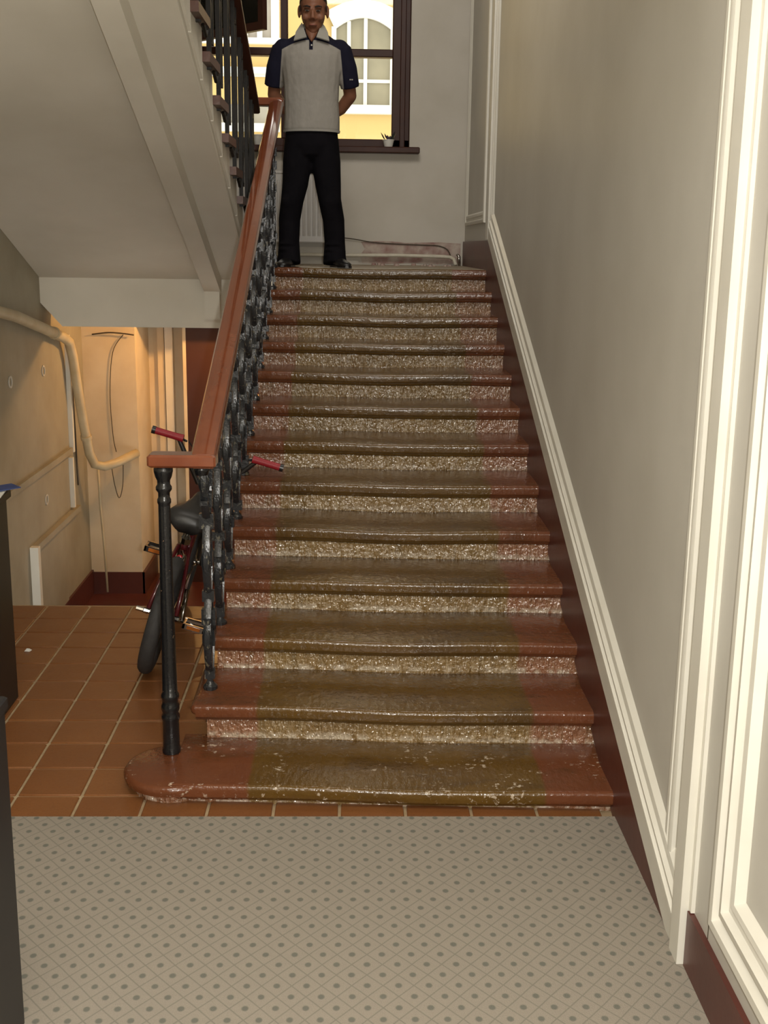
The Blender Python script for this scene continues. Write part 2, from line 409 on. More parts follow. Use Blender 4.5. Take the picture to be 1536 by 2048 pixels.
# ------------------------------------------------------------------ the staircase
stair = tag(empty('staircase', (-.7, 2.0, 0)), 'wet red stone staircase with olive stained centre rising to the landing', 'staircase')
def nose(yf, z, back):
    """bull-nosed tread with a small cove below, section in (y,z)"""
    t = .046; r = .016; r2 = .009
    p = [(back, z-t), (back, z)]
    for a in range(0, 91, 15):
        q = math.radians(90+a); p.append((yf+r+r*math.cos(q), z-r+r*math.sin(q)))
    for a in range(0, 91, 30):
        q = math.radians(180+a); p.append((yf+r2+r2*math.cos(q), z-t+r2+r2*math.sin(q)))
    # small fillet below the nosing
    p += [(yf+.018, z-t), (yf+.018, z-t-.003), (yf+.022, z-t-.012), (yf+.033, z-t-.018), (back, z-t-.018)]
    return p
XL = -1.395
for i in range(1, 14):
    yf = NY(i); z = H(i); zb = (H(i-1) if i > 1 else 0); dep = RUN+.06 if i < 13 else .30
    ph = random.uniform(0, 6)
    def sh(x, y, zz, yf=yf, ph=ph):
        u = max(0., min(1., (x-XL)/(0-XL)))
        sag = .007*math.exp(-((u-.52)/.22)**2)+.0018*math.sin(9*u+ph)
        if zz < yf*0+zb+.01: sag = 0
        return (x, y-x*TH, zz-sag)
    xl = XL if i > 1 else -1.44
    rs = MB().prismx([(yf+.035, zb-.02), (yf+RUN+.03, zb-.02), (yf+RUN+.03, z-.052), (yf+.035, z-.052)], xl+.035, -.001, 26,
                     lambda x, y, zz: (x, y-x*TH, zz))
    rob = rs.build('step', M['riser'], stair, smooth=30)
    td = MB().prismx(nose(yf, z, yf+dep), xl if i > 1 else -1.44, -.001, 30, sh)
    td.build('tread', M['tread'], rob, smooth=35)
    if i == 1:
        # rounded bulb end under the newel post
        cx, cy = -1.44, .055+.165
        def bulb(r, z): 
            return [(cx+r*.98*math.cos(a), cy-.01+r*math.sin(a)+.005, z) for a in [2*math.pi*q/40 for q in range(40)]]
        R = .172
        tb = MB(); tb.loft([bulb(R-.03, .016), bulb(R-.03, .0124), bulb(R-.02, .030), bulb(R-.004, .034)][2:]+[bulb(R-.004+.0, .036), bulb(R, .046), bulb(R, .056), bulb(R-.006, .0655), bulb(R-.016, .0685)])
        tb.build('tread_end', M['tread'], rob, smooth=50)
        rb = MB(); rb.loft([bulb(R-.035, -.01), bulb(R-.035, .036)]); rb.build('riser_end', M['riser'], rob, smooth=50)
    else:
        # returned nosing at the open left end
        b = MB(); yo = yf-xl*TH
        b.tube([(xl, yo+.003, z-.02), (xl, yo+.006, z-.02), (xl, yo+.012, z-.02), (xl, yo+.02, z-.02), (xl, yo+RUN+.03, z-.02)], [.008, .013, .0175, .020, .020], 12)
        b.build('return_nosing', M['tread'], rob, smooth='all')
# closed string wall under the open side
pr = [(.40, -.02), (2.19, -.02), (2.19, -.98), (4.05, -.98), (4.05, H(12)-.06), (.40+.07, .05)]
MB().prismx(pr, -1.35, -1.30).build('side_wall', M['cream'], stair)

# landing
struct(bx('floor_landing', M['landing'], None, XW, 0, 4.20, BY, 1.45, 1.6318), 'dusty landing floor in front of the window')
lb = MB(); lb.add([(XW, 3.95, 1.40), (XW+.13, 3.95, 1.256), (-1.36, 3.95, 1.256), (-1.36, 3.95, 1.60), (XW, 3.95, 1.60),
                   (XW, 4.22, 1.40), (XW+.13, 4.22, 1.256), (-1.36, 4.22, 1.256), (-1.36, 4.22, 1.60), (XW, 4.22, 1.60)],
                  [(0,1,2,3,4), (9,8,7,6,5), (0,5,6,1), (1,6,7,2), (2,7,8,3), (3,8,9,4), (4,9,5,0)])
struct(lb.build('trim_1', M['soffit']), 'plastered edge beam of the landing')

# ------------------------------------------------------------------ second flight seen from below
fl2 = tag(empty('upper_flight', (-2.1, 3.0, 1.5)), 'upper stair flight seen from below with plastered soffit and projecting tread ends', 'staircase')
X2 = -1.50
def sz(y): return 1.536+.376*(4.0-y)
YE = -.75
MB().prismx([(3.98, sz(3.98)), (3.98, sz(3.98)+.16), (YE, sz(YE)+.16), (YE, sz(YE))], XW+.002, X2).build('soffit', M['soffit'], fl2)
MB().prismx([(3.94, sz(3.94)-.10), (3.94, sz(3.94)+.02), (YE, sz(YE)+.02), (YE, sz(YE)-.10)], -1.775, -1.675).build('stringer_beam', M['soffit'], fl2)
bx('beam_end', M['soffit'], fl2, -1.775, -1.680, 3.87, 3.96, 1.315, sz(3.94)-.02)
for kx in range(1, 15):
    yf = 4.13-RUN*(kx-1); z = H(13)+RISE*kx
    yb_ = yf-RUN-.02; a = MB().prismx([(yf-.03, sz(yf-.03)+.04), (yf-.03, z-.04), (yb_, z-.04), (yb_, min(sz(yb_)+.04, z-.05))], XW+.004, X2+.012)
    rob = a.build('step', M['soffit'], fl2)
    # tread (faces +y), rounded nosing also returned on the open end
    pts = []
    for q in range(0, 181, 30):
        t = math.radians(90-q); pts.append((yf-.02+.02*math.cos(t), z-.02+.02*math.sin(t)))
    prof = [(yf-RUN-.03, z)]+pts+[(yf-RUN-.03, z-.04)]
    MB().prismx(prof, XW+.004, X2+.045).build('tread', M['tread2'], rob, smooth=40)

# ------------------------------------------------------------------ lower passage
struct(bx('wall_passage', M['cream'], None, XW, -2.42, 5.0, BY, -.8, 1.45), 'cream wall pier at the end of the sunken passage')
struct(bx('wall_passage_end', M['cream'], None, -2.42, -1.30, 5.55, BY, -.8, 1.45), 'cream wall around the brown passage door')
struct(bx('trim_2', M['cream'], None, -2.42, -1.30, 5.05, 5.55, 1.19, 1.45), 'boxed lintel over the passage door')
struct(bx('trim_3', M['cream'], None, -2.345, -2.295, 5.50, 5.55, -.8, 1.19), 'narrow door moulding strip')
struct(bx('trim_4', M['trim'], None, -2.285, -2.225, 5.47, 5.55, -.8, 1.19), 'pale door frame upright')
d1 = struct(bx('door_1', M['doorbrown'], None, -2.10, -1.32, 5.30, 5.345, -.8, 1.185), 'brown painted passage door')
struct(bx('trim_5', M['cream'], None, -2.125, -2.10, 5.30, 5.55, -.8, 1.19), 'lit edge of the door frame')
bs = struct(bx('baseboard_passage', M['skirt'], None, XW+.0, -2.405, 4.985, 5.0, -.8, -.635))
struct(bx('baseboard_pier', M['skirt'], None, -2.42, -2.40, 4.985, 5.55, -.8, -.635))
struct(bx('baseboard_left', M['skirt'], None, XW, XW+.015, 2.3, 5.0, -.8, -.62), 'brown skirting of the sunken passage')
# left wall: dado rail, battens, ledge panel
struct(bx('trim_6', M['wall_left'], None, XW, XW+.025, 1.0, 4.52, .355, .395), 'dado rail on the left wall')
struct(bx('trim_7', M['trim'], None, XW, XW+.03, 4.50, 4.54, .36, 1.16), 'white corner bead on the left wall')
struct(bx('trim_8', M['trim'], None, XW, XW+.03, 4.46, 4.49, -.02, .33), 'short white bead below the dado rail')
pn = struct(bx('trim_9', M['trim'], None, XW, XW+.05, 3.42, 3.47, -.8, -.035), 'white upright edge of the boarded recess')
struct(bx('trim_10', M['wall_left'], None, XW, XW+.035, 3.472, 4.62, -.075, -.035), 'ledge over the boarded recess')
struct(bx('trim_11', M['wall_left'], None, XW, XW+.012, 3.47, 4.25, -.8, -.075), 'board panel in the recess')

pipe = tag(empty('heating_pipe', (XW+.07, 4.3, 0)), 'thick cream pipe bending down the left wall of the passage', 'pipe')
px = XW+.06
pts = [(px, -5.15, 2.40), (px, 1.5, 1.58), (px, 2.4, 1.47), (px, 3.2, 1.36), (px, 3.9, 1.23), (px, 4.25, 1.165), (px+.002, 4.38, 1.125), (px+.005, 4.45, 1.02), (px+.01, 4.5, .85), (px+.02, 4.6, .55), (px+.035, 4.68, .32), (px+.06, 4.72, .235), (px+.12, 4.75, .215), (px+.20, 4.79, .235), (px+.31, 4.97, .275)]
MB().tube(pts, .033, 12).build('pipe', M['pipe'], pipe, smooth='all')
for (a, b) in ((4, 5), (9, 10)):
    p = Vector(pts[a]); q = Vector(pts[b]); d = (q-p).normalized()
    MB().tube([p+d*.10, p+d*.125], .040, 12).build('pipe_clip', M['pipe'], pipe, smooth=40)
thin = tag(MB().tube([(XW+.10, 4.90, .22), (XW+.10, 4.93, -.1), (XW+.115, 4.95, -.5), (XW+.12, 4.96, -.78)], .009, 8).build('thin_pipe', M['pipe'], None, smooth='all'),
     'thin cream pipe running down the passage corner', 'pipe')
def cable(name, pts, r, m, label):
    P = [Vector(p) for p in pts]; out = []
    for i in range(len(P)-1):
        p0, p1, p2, p3 = P[max(i-1, 0)], P[i], P[i+1], P[min(i+2, len(P)-1)]
        for q in range(6):
            t = q/6; out.append(.5*((2*p1)+(-p0+p2)*t+(2*p0-5*p1+4*p2-p3)*t*t+(-p0+3*p1-3*p2+p3)*t**3))
    out.append(P[-1])
    return tag(MB().tube(out, r, 6).build(name, m, None, smooth='all'), label, 'cable')
cable('cable', [(-2.72, 4.985, 1.13), (-2.60, 4.97, 1.145), (-2.5, 4.97, 1.14), (-2.42, 4.97, 1.13)], .005, M['cable'], 'dark cable sagging below the landing beam')
cable('cable', [(-2.5, 4.99, 1.13), (-2.58, 4.99, 1.0), (-2.61, 4.99, .7), (-2.6, 4.99, .4), (-2.58, 4.985, .28)], .003, M['cable'], 'thin wire arcing down the cream passage wall')
cable('cable', [(-2.62, 4.98, .20), (-2.60, 4.97, .05), (-2.57, 4.97, -.06), (-2.54, 4.97, .03), (-2.53, 4.97, .20)], .003, M['cable'], 'loop of thin wire hanging from the pipe stub')
cable('cable', [(XW+.012, 4.60, 1.02), (XW+.012, 4.61, .9), (XW+.012, 4.63, .6), (XW+.012, 4.65, .1)], .006, M['cable'], 'black cable beside the white corner bead')
for (y, z, n) in ((3.93, .98, 'higher'), (3.22, .99, 'nearer'), (3.85, .17, 'lower')):
    t = [ (XW+.006, y+.035*math.cos(2*math.pi*q/20), z+.035*math.sin(2*math.pi*q/20)) for q in range(20)]
    r2 = [ (XW+.006, y+.025*math.cos(2*math.pi*q/20), z+.025*math.sin(2*math.pi*q/20)) for q in range(20)]
    b = MB(); b.loft([[(XW+.001, p[1], p[2]) for p in t], t, r2, [(XW+.001, p[1], p[2]) for p in r2]], caps=False)
    tag(b.build('wall_ring', M['wall'], None, smooth=30), {'higher': 'faint pale ring on the left wall near the corner bead', 'nearer': 'faint pale ring on the left wall at the picture edge', 'lower': 'pale ring on the left wall under the dado rail'}[n], 'plaster ring')
bl = empty('passage_bulb', (-1.70, 4.55, 1.45))
tag(bl, 'warm light bulb under the landing beside the passage door', 'light bulb')
MB().ell((-1.70, 4.55, 1.405), .02, .02, .022, 12, 8).build('bulb', M['bulb'], bl, smooth='all')
MB().lathe([(.013, 1.42), (.016, 1.45)], -1.70, 4.55, 12).build('socket', M['white'], bl, smooth=40)
light('passage_bulb_light', 'POINT', (-1.70, 4.62, 1.415), 32.0, (1, .52, .16), .03)

# ------------------------------------------------------------------ right wall: skirting and mouldings
def skl(y): return .265+.385*y
s = MB(); pf = [(-.70, 0), (4.02, H(12)-.2), (BY, 1.62), (BY, 1.815), (4.02, 1.815), (-.69, 0.002)]
s.prismx([(-.695, -.005), (.0, -.005), (4.2, 1.50), (BY, 1.62), (BY, 1.815), (4.02, 1.815), (-.685, .002)], -.014, .002)
struct(s.build('baseboard_right', M['skirt']), 'dark brown painted skirting following the stairs')
struct(bx('baseboard_hall', M['skirt'], None, -.014, .002, -5.2, -.81, -.005, .163), 'dark brown skirting beside the carpet')
def sweep(path, prof, closed, x0=0.0):
    """mouldings on the wall plane x=0: path [(y,z)], prof [(d,h)] d towards the left of travel, h out of the wall"""
    n = len(path); rings = []
    P = [Vector((p[0], p[1])) for p in path]
    for i in range(n):
        a = P[i]-P[i-1] if (closed or i > 0) else P[1]-P[0]
        b = P[(i+1) % n]-P[i] if (closed or i < n-1) else P[-1]-P[-2]
        a.normalize(); b.normalize()
        na = Vector((-a.y, a.x)); nb = Vector((-b.y, b.x)); mm = (na+nb); mm = mm/max(mm.dot(na), .15)
        rings.append([(x0-h, P[i].x+mm.x*d, P[i].y+mm.y*d) for d, h in prof])
    if closed: rings.append(rings[0])
    b = MB(); b.loft(rings, closed=False, caps=False); return b
PA = [(0, 0), (.0, .020), (.012, .026), (.030, .026), (.036, .014), (.046, .012), (.052, .022), (.066, .024), (.076, .013), (.092, .011), (.100, .017), (.112, .015), (.124, .005), (.13, 0)]
PV = [(0, 0), (0, .012), (.010, .016), (.022, .016), (.028, .006), (.044, .005), (.050, .012), (.066, .012), (.078, 0)]
# flat sloping band above the skirting
fb = MB(); fb.prismx([(-.737, -.004), (-.69, -.004), (4.02, 1.815), (4.02, .345+.385*4.02), (-.737, .345-.385*.737)], -.018, .002)
struct(fb.build('trim_12', M['trim']), 'flat sloping cap of the stair skirting')
q0 = .345
def pl(y): return q0+.385*y
pathA = [(-.635, pl(-.635)), (3.95, pl(3.95)), (3.95, 3.9), (-.635, 3.9)]
# bottom run, the sides and top with a lighter profile
struct(sweep([(-.737, pl(-.737)), pathA[1]], PA, False).build('trim_13', M['trim'], None, smooth=25), 'ridged white moulding rising with the stairs')
struct(sweep([pathA[1], pathA[2], pathA[3], (pathA[0][0], pl(-.635)+.10)], PV, False).build('trim_14', M['trim'], None, smooth=25), 'white panel moulding framing the long stair panel')
# pilaster strip
pp = MB(); pp.prismx([(-.805, -.004), (-.735, -.004), (-.735, 3.2), (-.805, 3.2)], -.030, .002)
pp.prismx([(-.735, -.004), (-.715, .02), (-.715, 3.2), (-.735, 3.2)], -.010, .002)
pp.prismx([(-.825, .165), (-.805, .165), (-.805, 3.2), (-.825, 3.2)], -.010, .002)
struct(pp.build('trim_15', M['trim']), 'white pilaster strip at the foot of the stairs')
sp = MB(); sp.prismx([(-.934, .165), (-.931, .165), (-.931, 3.2), (-.934, 3.2)], -.0012, .002)
struct(sp.build('trim_16', M['cable']), 'fine dark joint in the wall panelling')
PN = [(0, 0), (0, .022), (.010, .030), (.030, .030), (.042, .014), (.056, .012), (.064, .026), (.084, .030), (.096, .016), (.112, .014), (.120, .022), (.134, .020), (.146, .004), (.15, 0)]
struct(sweep([(-3.2, .245), (-1.0, .245), (-1.0, 2.95), (-3.2, 2.95)], PN, True).build('trim_17', M['trim'], None, smooth=25), 'ridged white frame of the near wall panel')
struct(sweep([(4.35, 1.93), (5.62, 1.93), (5.62, 4.2), (4.35, 4.2)], PV, True).build('trim_18', M['trim'], None, smooth=25), 'white frame of the narrow panel on the landing')
ps = MB(); ps.prismx([(4.06, 1.82), (4.18, 1.82), (4.18, 4.6), (4.06, 4.6)], -.016, .002)
struct(ps.build('trim_19', M['trim']), 'white upright strip at the head of the stairs')

# ------------------------------------------------------------------ window
wn = struct(empty('window_1', ((WX0+WX1)/2, BY, WZ0)), 'dark brown landing window looking onto a yellow building')
WM = M['window_wood']; yf0, yf1 = BY+.06, BY+.14
for a in ((WX1-.135, WX1, yf0, yf1, WZ0, WZ1), (WX0, WX0+.10, yf0, yf1, WZ0, WZ1), (WX0, WX1, yf0, yf1, WZ0, WZ0+.065), (WX0, WX1, yf0, yf1, WZ1-.1, WZ1)):
    bbx('frame_rail', WM, wn, *a, .006)
bbx('mullion', WM, wn, -1.412, -1.358, yf0-.005, yf1, WZ0+.06, WZ1-.1, .006)
bbx('transom', WM, wn, WX0+.09, WX1-.13, yf0-.008, yf1, 3.152, 3.208, .006)
bbx('frame_bead', WM, wn, WX1-.075, WX1-.035, yf0-.02, yf0+.01, WZ0, WZ1, .005)
for (x0, x1, z0, z1) in ((-1.358, WX1-.135, WZ0+.065, 3.152), (-1.358, WX1-.135, 3.208, WZ1-.1), (WX0+.10, -1.412, WZ0+.065, 3.152)):
    MB().box(x0, x1, BY+.105, BY+.109, z0, z1).build('pane', M['glass'], wn)
# opened upper left sash, hinged at the left
sa = math.radians(45); hx, hy = WX0+.10, BY+.05; W = .95
def sash(a0, a1, z0, z1, t=.02):
    ca, sn = math.cos(sa), math.sin(sa); P = []
    for z in (z0, z1):
        for (a, o) in ((a0, -t), (a1, -t), (a1, t), (a0, t)):
            P.append((hx+a*ca+o*sn, hy-a*sn+o*ca, z))
    return MB().add(P, [(3,2,1,0),(4,5,6,7),(0,1,5,4),(1,2,6,5),(2,3,7,6),(3,0,4,7)])
sr = sash(0, W, 3.215, 3.27).build('sash', WM, wn)
sash(0, W, 4.26, 4.32).build('sash_top_rail', WM, sr); sash(0, .05, 3.27, 4.26).build('sash_stile', WM, sr); sash(W-.05, W, 3.27, 4.26).build('sash_stile', WM, sr)
sash(.05, W-.05, 3.27, 4.26, .002).build('pane', M['glass'], sr)
bbx('sill', WM, wn, WX0-.08, WX1+.075, BY-.10, BY+.08, WZ0-.045, WZ0, .006)

def pot(x, y, w_, h_, label, mt):
    t = tag(empty('flower_pot', (x, y, WZ0)), label, 'flower pot', 'pots on the window sill')
    MB().lathe([(w_*.36, WZ0), (w_*.5, WZ0+h_*.9), (w_*.54, WZ0+h_*.9), (w_*.54, WZ0+h_), (w_*.46, WZ0+h_), (w_*.44, WZ0+h_*.85)], x, y, 18).build('pot', mt, t, smooth=40)
    MB().lathe([(w_*.44, WZ0+h_*.6), (w_*.44, WZ0+h_*.86)], x, y, 14).build('soil', M['cable'], t)
    return t
t = pot(-.60, BY-.03, .085, .055, 'small white pot with a dark plant on the right of the sill', M['white'])
for q in range(15):
    a = random.uniform(0, 6.28); r = random.uniform(.0, .03); L = random.uniform(.035, .075)
    x0, y0 = -.60+r*math.cos(a), BY-.03+r*math.sin(a)
    x1, y1, z1 = x0+math.cos(a)*L*.6, y0+math.sin(a)*L*.6, WZ0+.045+L
    w_ = .014; nx, ny = -math.sin(a)*w_, math.cos(a)*w_
    MB().add([(x0, y0, WZ0+.045), ((x0+x1)/2+nx, (y0+y1)/2+ny, (WZ0+.045+z1)/2), (x1, y1, z1), ((x0+x1)/2-nx, (y0+y1)/2-ny, (WZ0+.045+z1)/2+.003), ((x0+x1)/2, (y0+y1)/2, (WZ0+.045+z1)/2-.004)], [(0,1,4),(1,2,4),(2,3,4),(3,0,4),(0,3,2,1)]).build('leaf', M['leaf'], t)
t = pot(-1.57, BY-.03, .10, .075, 'white pot on the sill behind the handrail bend', M['white'])
t2 = pot(-1.475, BY-.035, .07, .06, 'small pale pot with dark leaves next to the handrail bend', M['white'])
for q in range(10):
    a = random.uniform(0, 6.28); L = random.uniform(.03, .06); x0, y0 = -1.475, BY-.035
    x1, y1, z1 = x0+math.cos(a)*.035, y0+math.sin(a)*.035, WZ0+.05+L
    nx, ny = -math.sin(a)*.010, math.cos(a)*.010
    MB().add([(x0, y0, WZ0+.05), ((x0+x1)/2+nx, (y0+y1)/2+ny, WZ0+.05+L*.6), (x1, y1, z1), ((x0+x1)/2-nx, (y0+y1)/2-ny, WZ0+.055+L*.6), ((x0+x1)/2, (y0+y1)/2, WZ0+.045+L*.6)], [(0,1,4),(1,2,4),(2,3,4),(3,0,4),(0,3,2,1)]).build('leaf', M['leaf'], t2)

# radiator, pipes and bare wall patch on the landing
rd = tag(empty('radiator', (-1.38, BY-.08, 1.75)), 'white panel radiator under the window behind the man', 'radiator')
r = MB(); r.bbox(-1.80, -.985, BY-.075, BY-.03, 1.79, 2.31, .008); r.build('panel', M['radiator'], rd, smooth=30)
for q in range(21):
    x = -1.775+q*.0385
    rings = []
    for zz, sc in ((1.84, .3), (1.87, 1), (2.22, 1), (2.25, .3)):
        rings.append([(x+.011*math.cos(a), BY-.075-.011*sc*math.sin(a), zz) for a in [math.pi*e/6 for e in range(7)]])
    MB().loft(rings, closed=False, caps=False).build('rib', M['radiator'], rd, smooth=50)
bbx('top_grille', M['radiator'], rd, -1.80, -.985, BY-.085, BY-.025, 2.295, 2.32, .004)
for x in (-1.72, -1.06):
    bx('bracket', M['radiator'], rd, x-.015, x+.015, BY-.04, BY, 1.85, 2.2)
MB().lathe([(.012, 1.835), (.018, 1.84), (.018, 1.875), (.010, 1.88)], -.955, BY-.055, 12).build('valve', M['chrome'], rd, smooth=40)
MB().tube([(-.985, BY-.055, 1.855), (-.93, BY-.055, 1.855)], .009, 8).build('valve_tail', M['chrome'], rd, smooth=40)
sc_ = MB(); rnd = [(-.79, 1.645), (-.60, 1.64), (-.4, 1.65), (-.2, 1.64), (-.03, 1.65), (-.03, 1.80), (-.2, 1.808), (-.45, 1.80), (-.6, 1.812), (-.80, 1.805), (-.77, 1.75), (-.81, 1.70)]
sc_.loft([[(x, BY+.002, z) for x, z in rnd], [(x, BY-.004, z) for x, z in rnd]])
struct(sc_.build('baseboard_back', M['scar']), 'bare chipped plaster where the skirting is missing')
struct(bx('baseboard_under_window', M['wall_back'], None, XW, -.82, BY-.018, BY+.002, 1.62, 1.76), 'pale skirting under the radiator')
lp = tag(empty('floor_pipe', (-.5, BY-.06, 1.63)), 'pale heating pipe along the landing wall with a hooked end', 'pipe')
MB().tube([(-1.9, BY-.05, 1.70), (-1.0, BY-.05, 1.70), (-.5, BY-.05, 1.705), (-.16, BY-.05, 1.70), (-.11, BY-.06, 1.695), (-.085, BY-.09, 1.68), (-.075, BY-.13, 1.64)], .014, 10).build('pipe', M['whitecable'], lp, smooth='all')
MB().tube([(-.06, BY-.05, 1.72), (-.045, BY-.055, 1.70), (-.042, BY-.06, 1.63)], .012, 10).build('pipe_end', M['chrome'], lp, smooth='all')
cable('cable', [(-.93, BY-.02, 1.83), (-.85, BY-.02, 1.822), (-.7, BY-.015, 1.80), (-.5, BY-.012, 1.79), (-.3, BY-.012, 1.785), (-.2, BY-.012, 1.78), (-.13, BY-.015, 1.75), (-.10, BY-.03, 1.68)], .004, M['cable'], 'thin wire along the chipped landing wall')
for q in range(14):
    x = random.uniform(-.75, -.12); y = random.uniform(5.2, 5.6); s_ = random.uniform(.012, .03)
    b = MB(); R0 = [(x+s_*random.uniform(.6, 1)*math.cos(a), y+s_*random.uniform(.6, 1)*math.sin(a)) for a in [6.283*e/6 for e in range(6)]]
    b.loft([[(p[0], p[1], 1.631) for p in R0], [(x+(p[0]-x)*.8, y+(p[1]-y)*.8, 1.631+s_*.6) for p in R0]])
    tag(b.build('plaster_chip', M['scar']), 'small plaster chip on the landing floor by the wall', 'debris', 'plaster chips on the landing')

# ------------------------------------------------------------------ lower balustrade
RX = -1.335
def rz(y): return 1.105+.4035*(y-.33)
bal = tag(empty('balustrade', (RX, 2.0, .1)), 'lower stair railing with red wooden handrail and worn black iron balusters', 'railing')
# newel post
nx_, ny_ = -1.467, .315
zb = H(1)
prof = [(.0, zb-.002), (.031, zb-.002), (.031, zb+.012), (.0285, zb+.02), (.028, zb+.115), (.031, zb+.122), (.031, zb+.132), (.026, zb+.142), (.031, zb+.155), (.031, zb+.168), (.027, zb+.178), (.0275, zb+.19), (.031, zb+.198), (.030, zb+.208), (.0255, zb+.216),
        (.0245, zb+.30), (.0195, zb+.86), (.0195, zb+.865), (.0225, zb+.872), (.0225, zb+.882), (.019, zb+.889), (.019, zb+.905), (.026, zb+.915), (.026, zb+.924), (.021, zb+.932), (.021, zb+.945), (.027, zb+.958), (.031, zb+.975), (.031, zb+.985), (.026, zb+.992), (.026, zb+1.0), (0, zb+1.0)]
MB().lathe(prof[1:-1], nx_, ny_, 24).build('newel_post', M['ironpost'], bal, smooth=50)
# handrail: moulded section swept
def rail_ring(c, w_, h_):
    sec = [(-.5, -.35), (-.5, .18), (-.42, .40), (-.2, .5), (.2, .5), (.42, .40), (.5, .18), (.5, -.35), (.36, -.5), (-.36, -.5)]
    return [(c[0]+a*w_, c[1], c[2]+b*h_) for a, b in sec]
hr = MB(); hr.loft([rail_ring((RX, y, rz(y)), .082, .048) for y in (.285, .33, 1.0, 2.0, 3.0, 3.7, 4.02, 4.10)]); hr.build('handrail', M['rail'], bal, smooth=35)
ce = MB(); ce.bbox(-1.512, RX+.042, .268, .352, 1.066, 1.108, .007); ce.build('handrail_end', M['rail'], bal, smooth=30)
bu = MB(); bu.lathe([(.021, 1.020), (.026, 1.035), (.026, 1.045), (.018, 1.055), (.018, 1.068)], -1.355, .40, 16); bu.build('rail_boss', M['ironpost'], bal, smooth=50)
cs = MB(); cs.bbox(-1.51, RX+.042, 4.06, 4.14, rz(4.09)-.024, rz(4.09)+.024, .008); cs.build('handrail_return', M['rail'], bal, smooth=30)
def baluster(x, y, z0, z1, seed):
    b = MB(); h = z1-z0; rr = random.Random(seed)
    b.box(x-.010, x+.010, y-.010, y+.010, z0, z1)
    b.lathe([(.026, z0), (.026, z0+.012), (.016, z0+.022), (.012, z0+.03)], x, y, 10)
    # bowed side straps forming tall pointed leaves along the run
    for sg in (-1, 1):
        for (a0, a1, bow) in ((.06, .36, .060), (.36, .64, .045), (.64, .94, .060)):
            pts = []
            for q in range(9):
                t = q/8; pts.append((x, y+sg*bow*math.sin(math.pi*t)**.8, z0+h*(a0+(a1-a0)*t)))
            b.tube(pts, [(.006, .015)]*9, 6)
            # leaf tips that stand out to the sides
            ym = y+sg*bow*.95; zm = z0+h*(a0+a1)/2
            b.ell((x, ym, zm), .019, .011, .045, 6, 5)
    # square collars, the bright chipped blocks seen edge-on
    for a in (.06, .20, .28, .36, .50, .64, .72, .80, .94):
        w_ = rr.choice((.018, .021, .025)); hh = rr.uniform(.016, .032)
        b.box(x-w_, x+w_, y-.014, y+.014, z0+h*a-hh, z0+h*a+hh)
    for a in (.28, .72):
        b.box(x-.013, x+.013, y-.075, y+.075, z0+h*a-.008, z0+h*a+.008)
    return b
BXs = -1.362
for i in range(2, 13):
    y = NY(i)-BXs*TH+.165
    baluster(BXs, y, H(i), rz(y)-.024, i).build('baluster', M['iron'], bal, smooth=30)
baluster(BXs, 4.10, H(13)-.004, rz(4.10)-.024, 99).build('baluster', M['iron'], bal, smooth=30)

# ------------------------------------------------------------------ upper balustrade
ub = tag(empty('balustrade', (-1.47, 3.0, 1.7)), 'upper stair railing with dark iron balusters in front of the window', 'railing')
def rz2(y): return 2.585+.345*(4.1-y)
YU = .6
hr = MB(); hr.loft([rail_ring((-1.475, y, rz2(y)), .072, .046) for y in (4.12, 3.6, 3.0, 2.4, 1.8, 1.2, YU)]); hr.build('handrail', M['window_wood'], ub, smooth=35)
for kx in range(1, 11):
    yf = 4.13-RUN*(kx-1); z = H(13)+RISE*kx; y = yf-.17
    z1 = rz2(y)-.02
    if y < YU+.05: continue
    b = MB(); x = -1.478; h = z1-z
    for dy in (-.045, .045):
        b.box(x-.010, x+.010, y+dy-.009, y+dy+.009, z-.05 if dy < 0 else z+.07, z1)
    b.box(x-.010, x+.010, y-.055, y+.055, z+.06, z+.08); b.box(x-.010, x+.010, y-.055, y+.055, z1-.10, z1-.08)
    for a in (.25, .5, .75):
        b.ell((x, y, z+h*a), .012, .036, .055, 8, 6)
    # curled bracket that fixes the bar to the tread end
    pts = [(x+.012, y+.0, z-.05), (x+.016, y+.05, z-.085), (x+.016, y+.085, z-.06), (x+.012, y+.08, z-.02), (x+.004, y+.05, z-.015)]
    b.tube(pts, .008, 6)
    b.build('baluster', M['ironup'], ub, smooth=30)

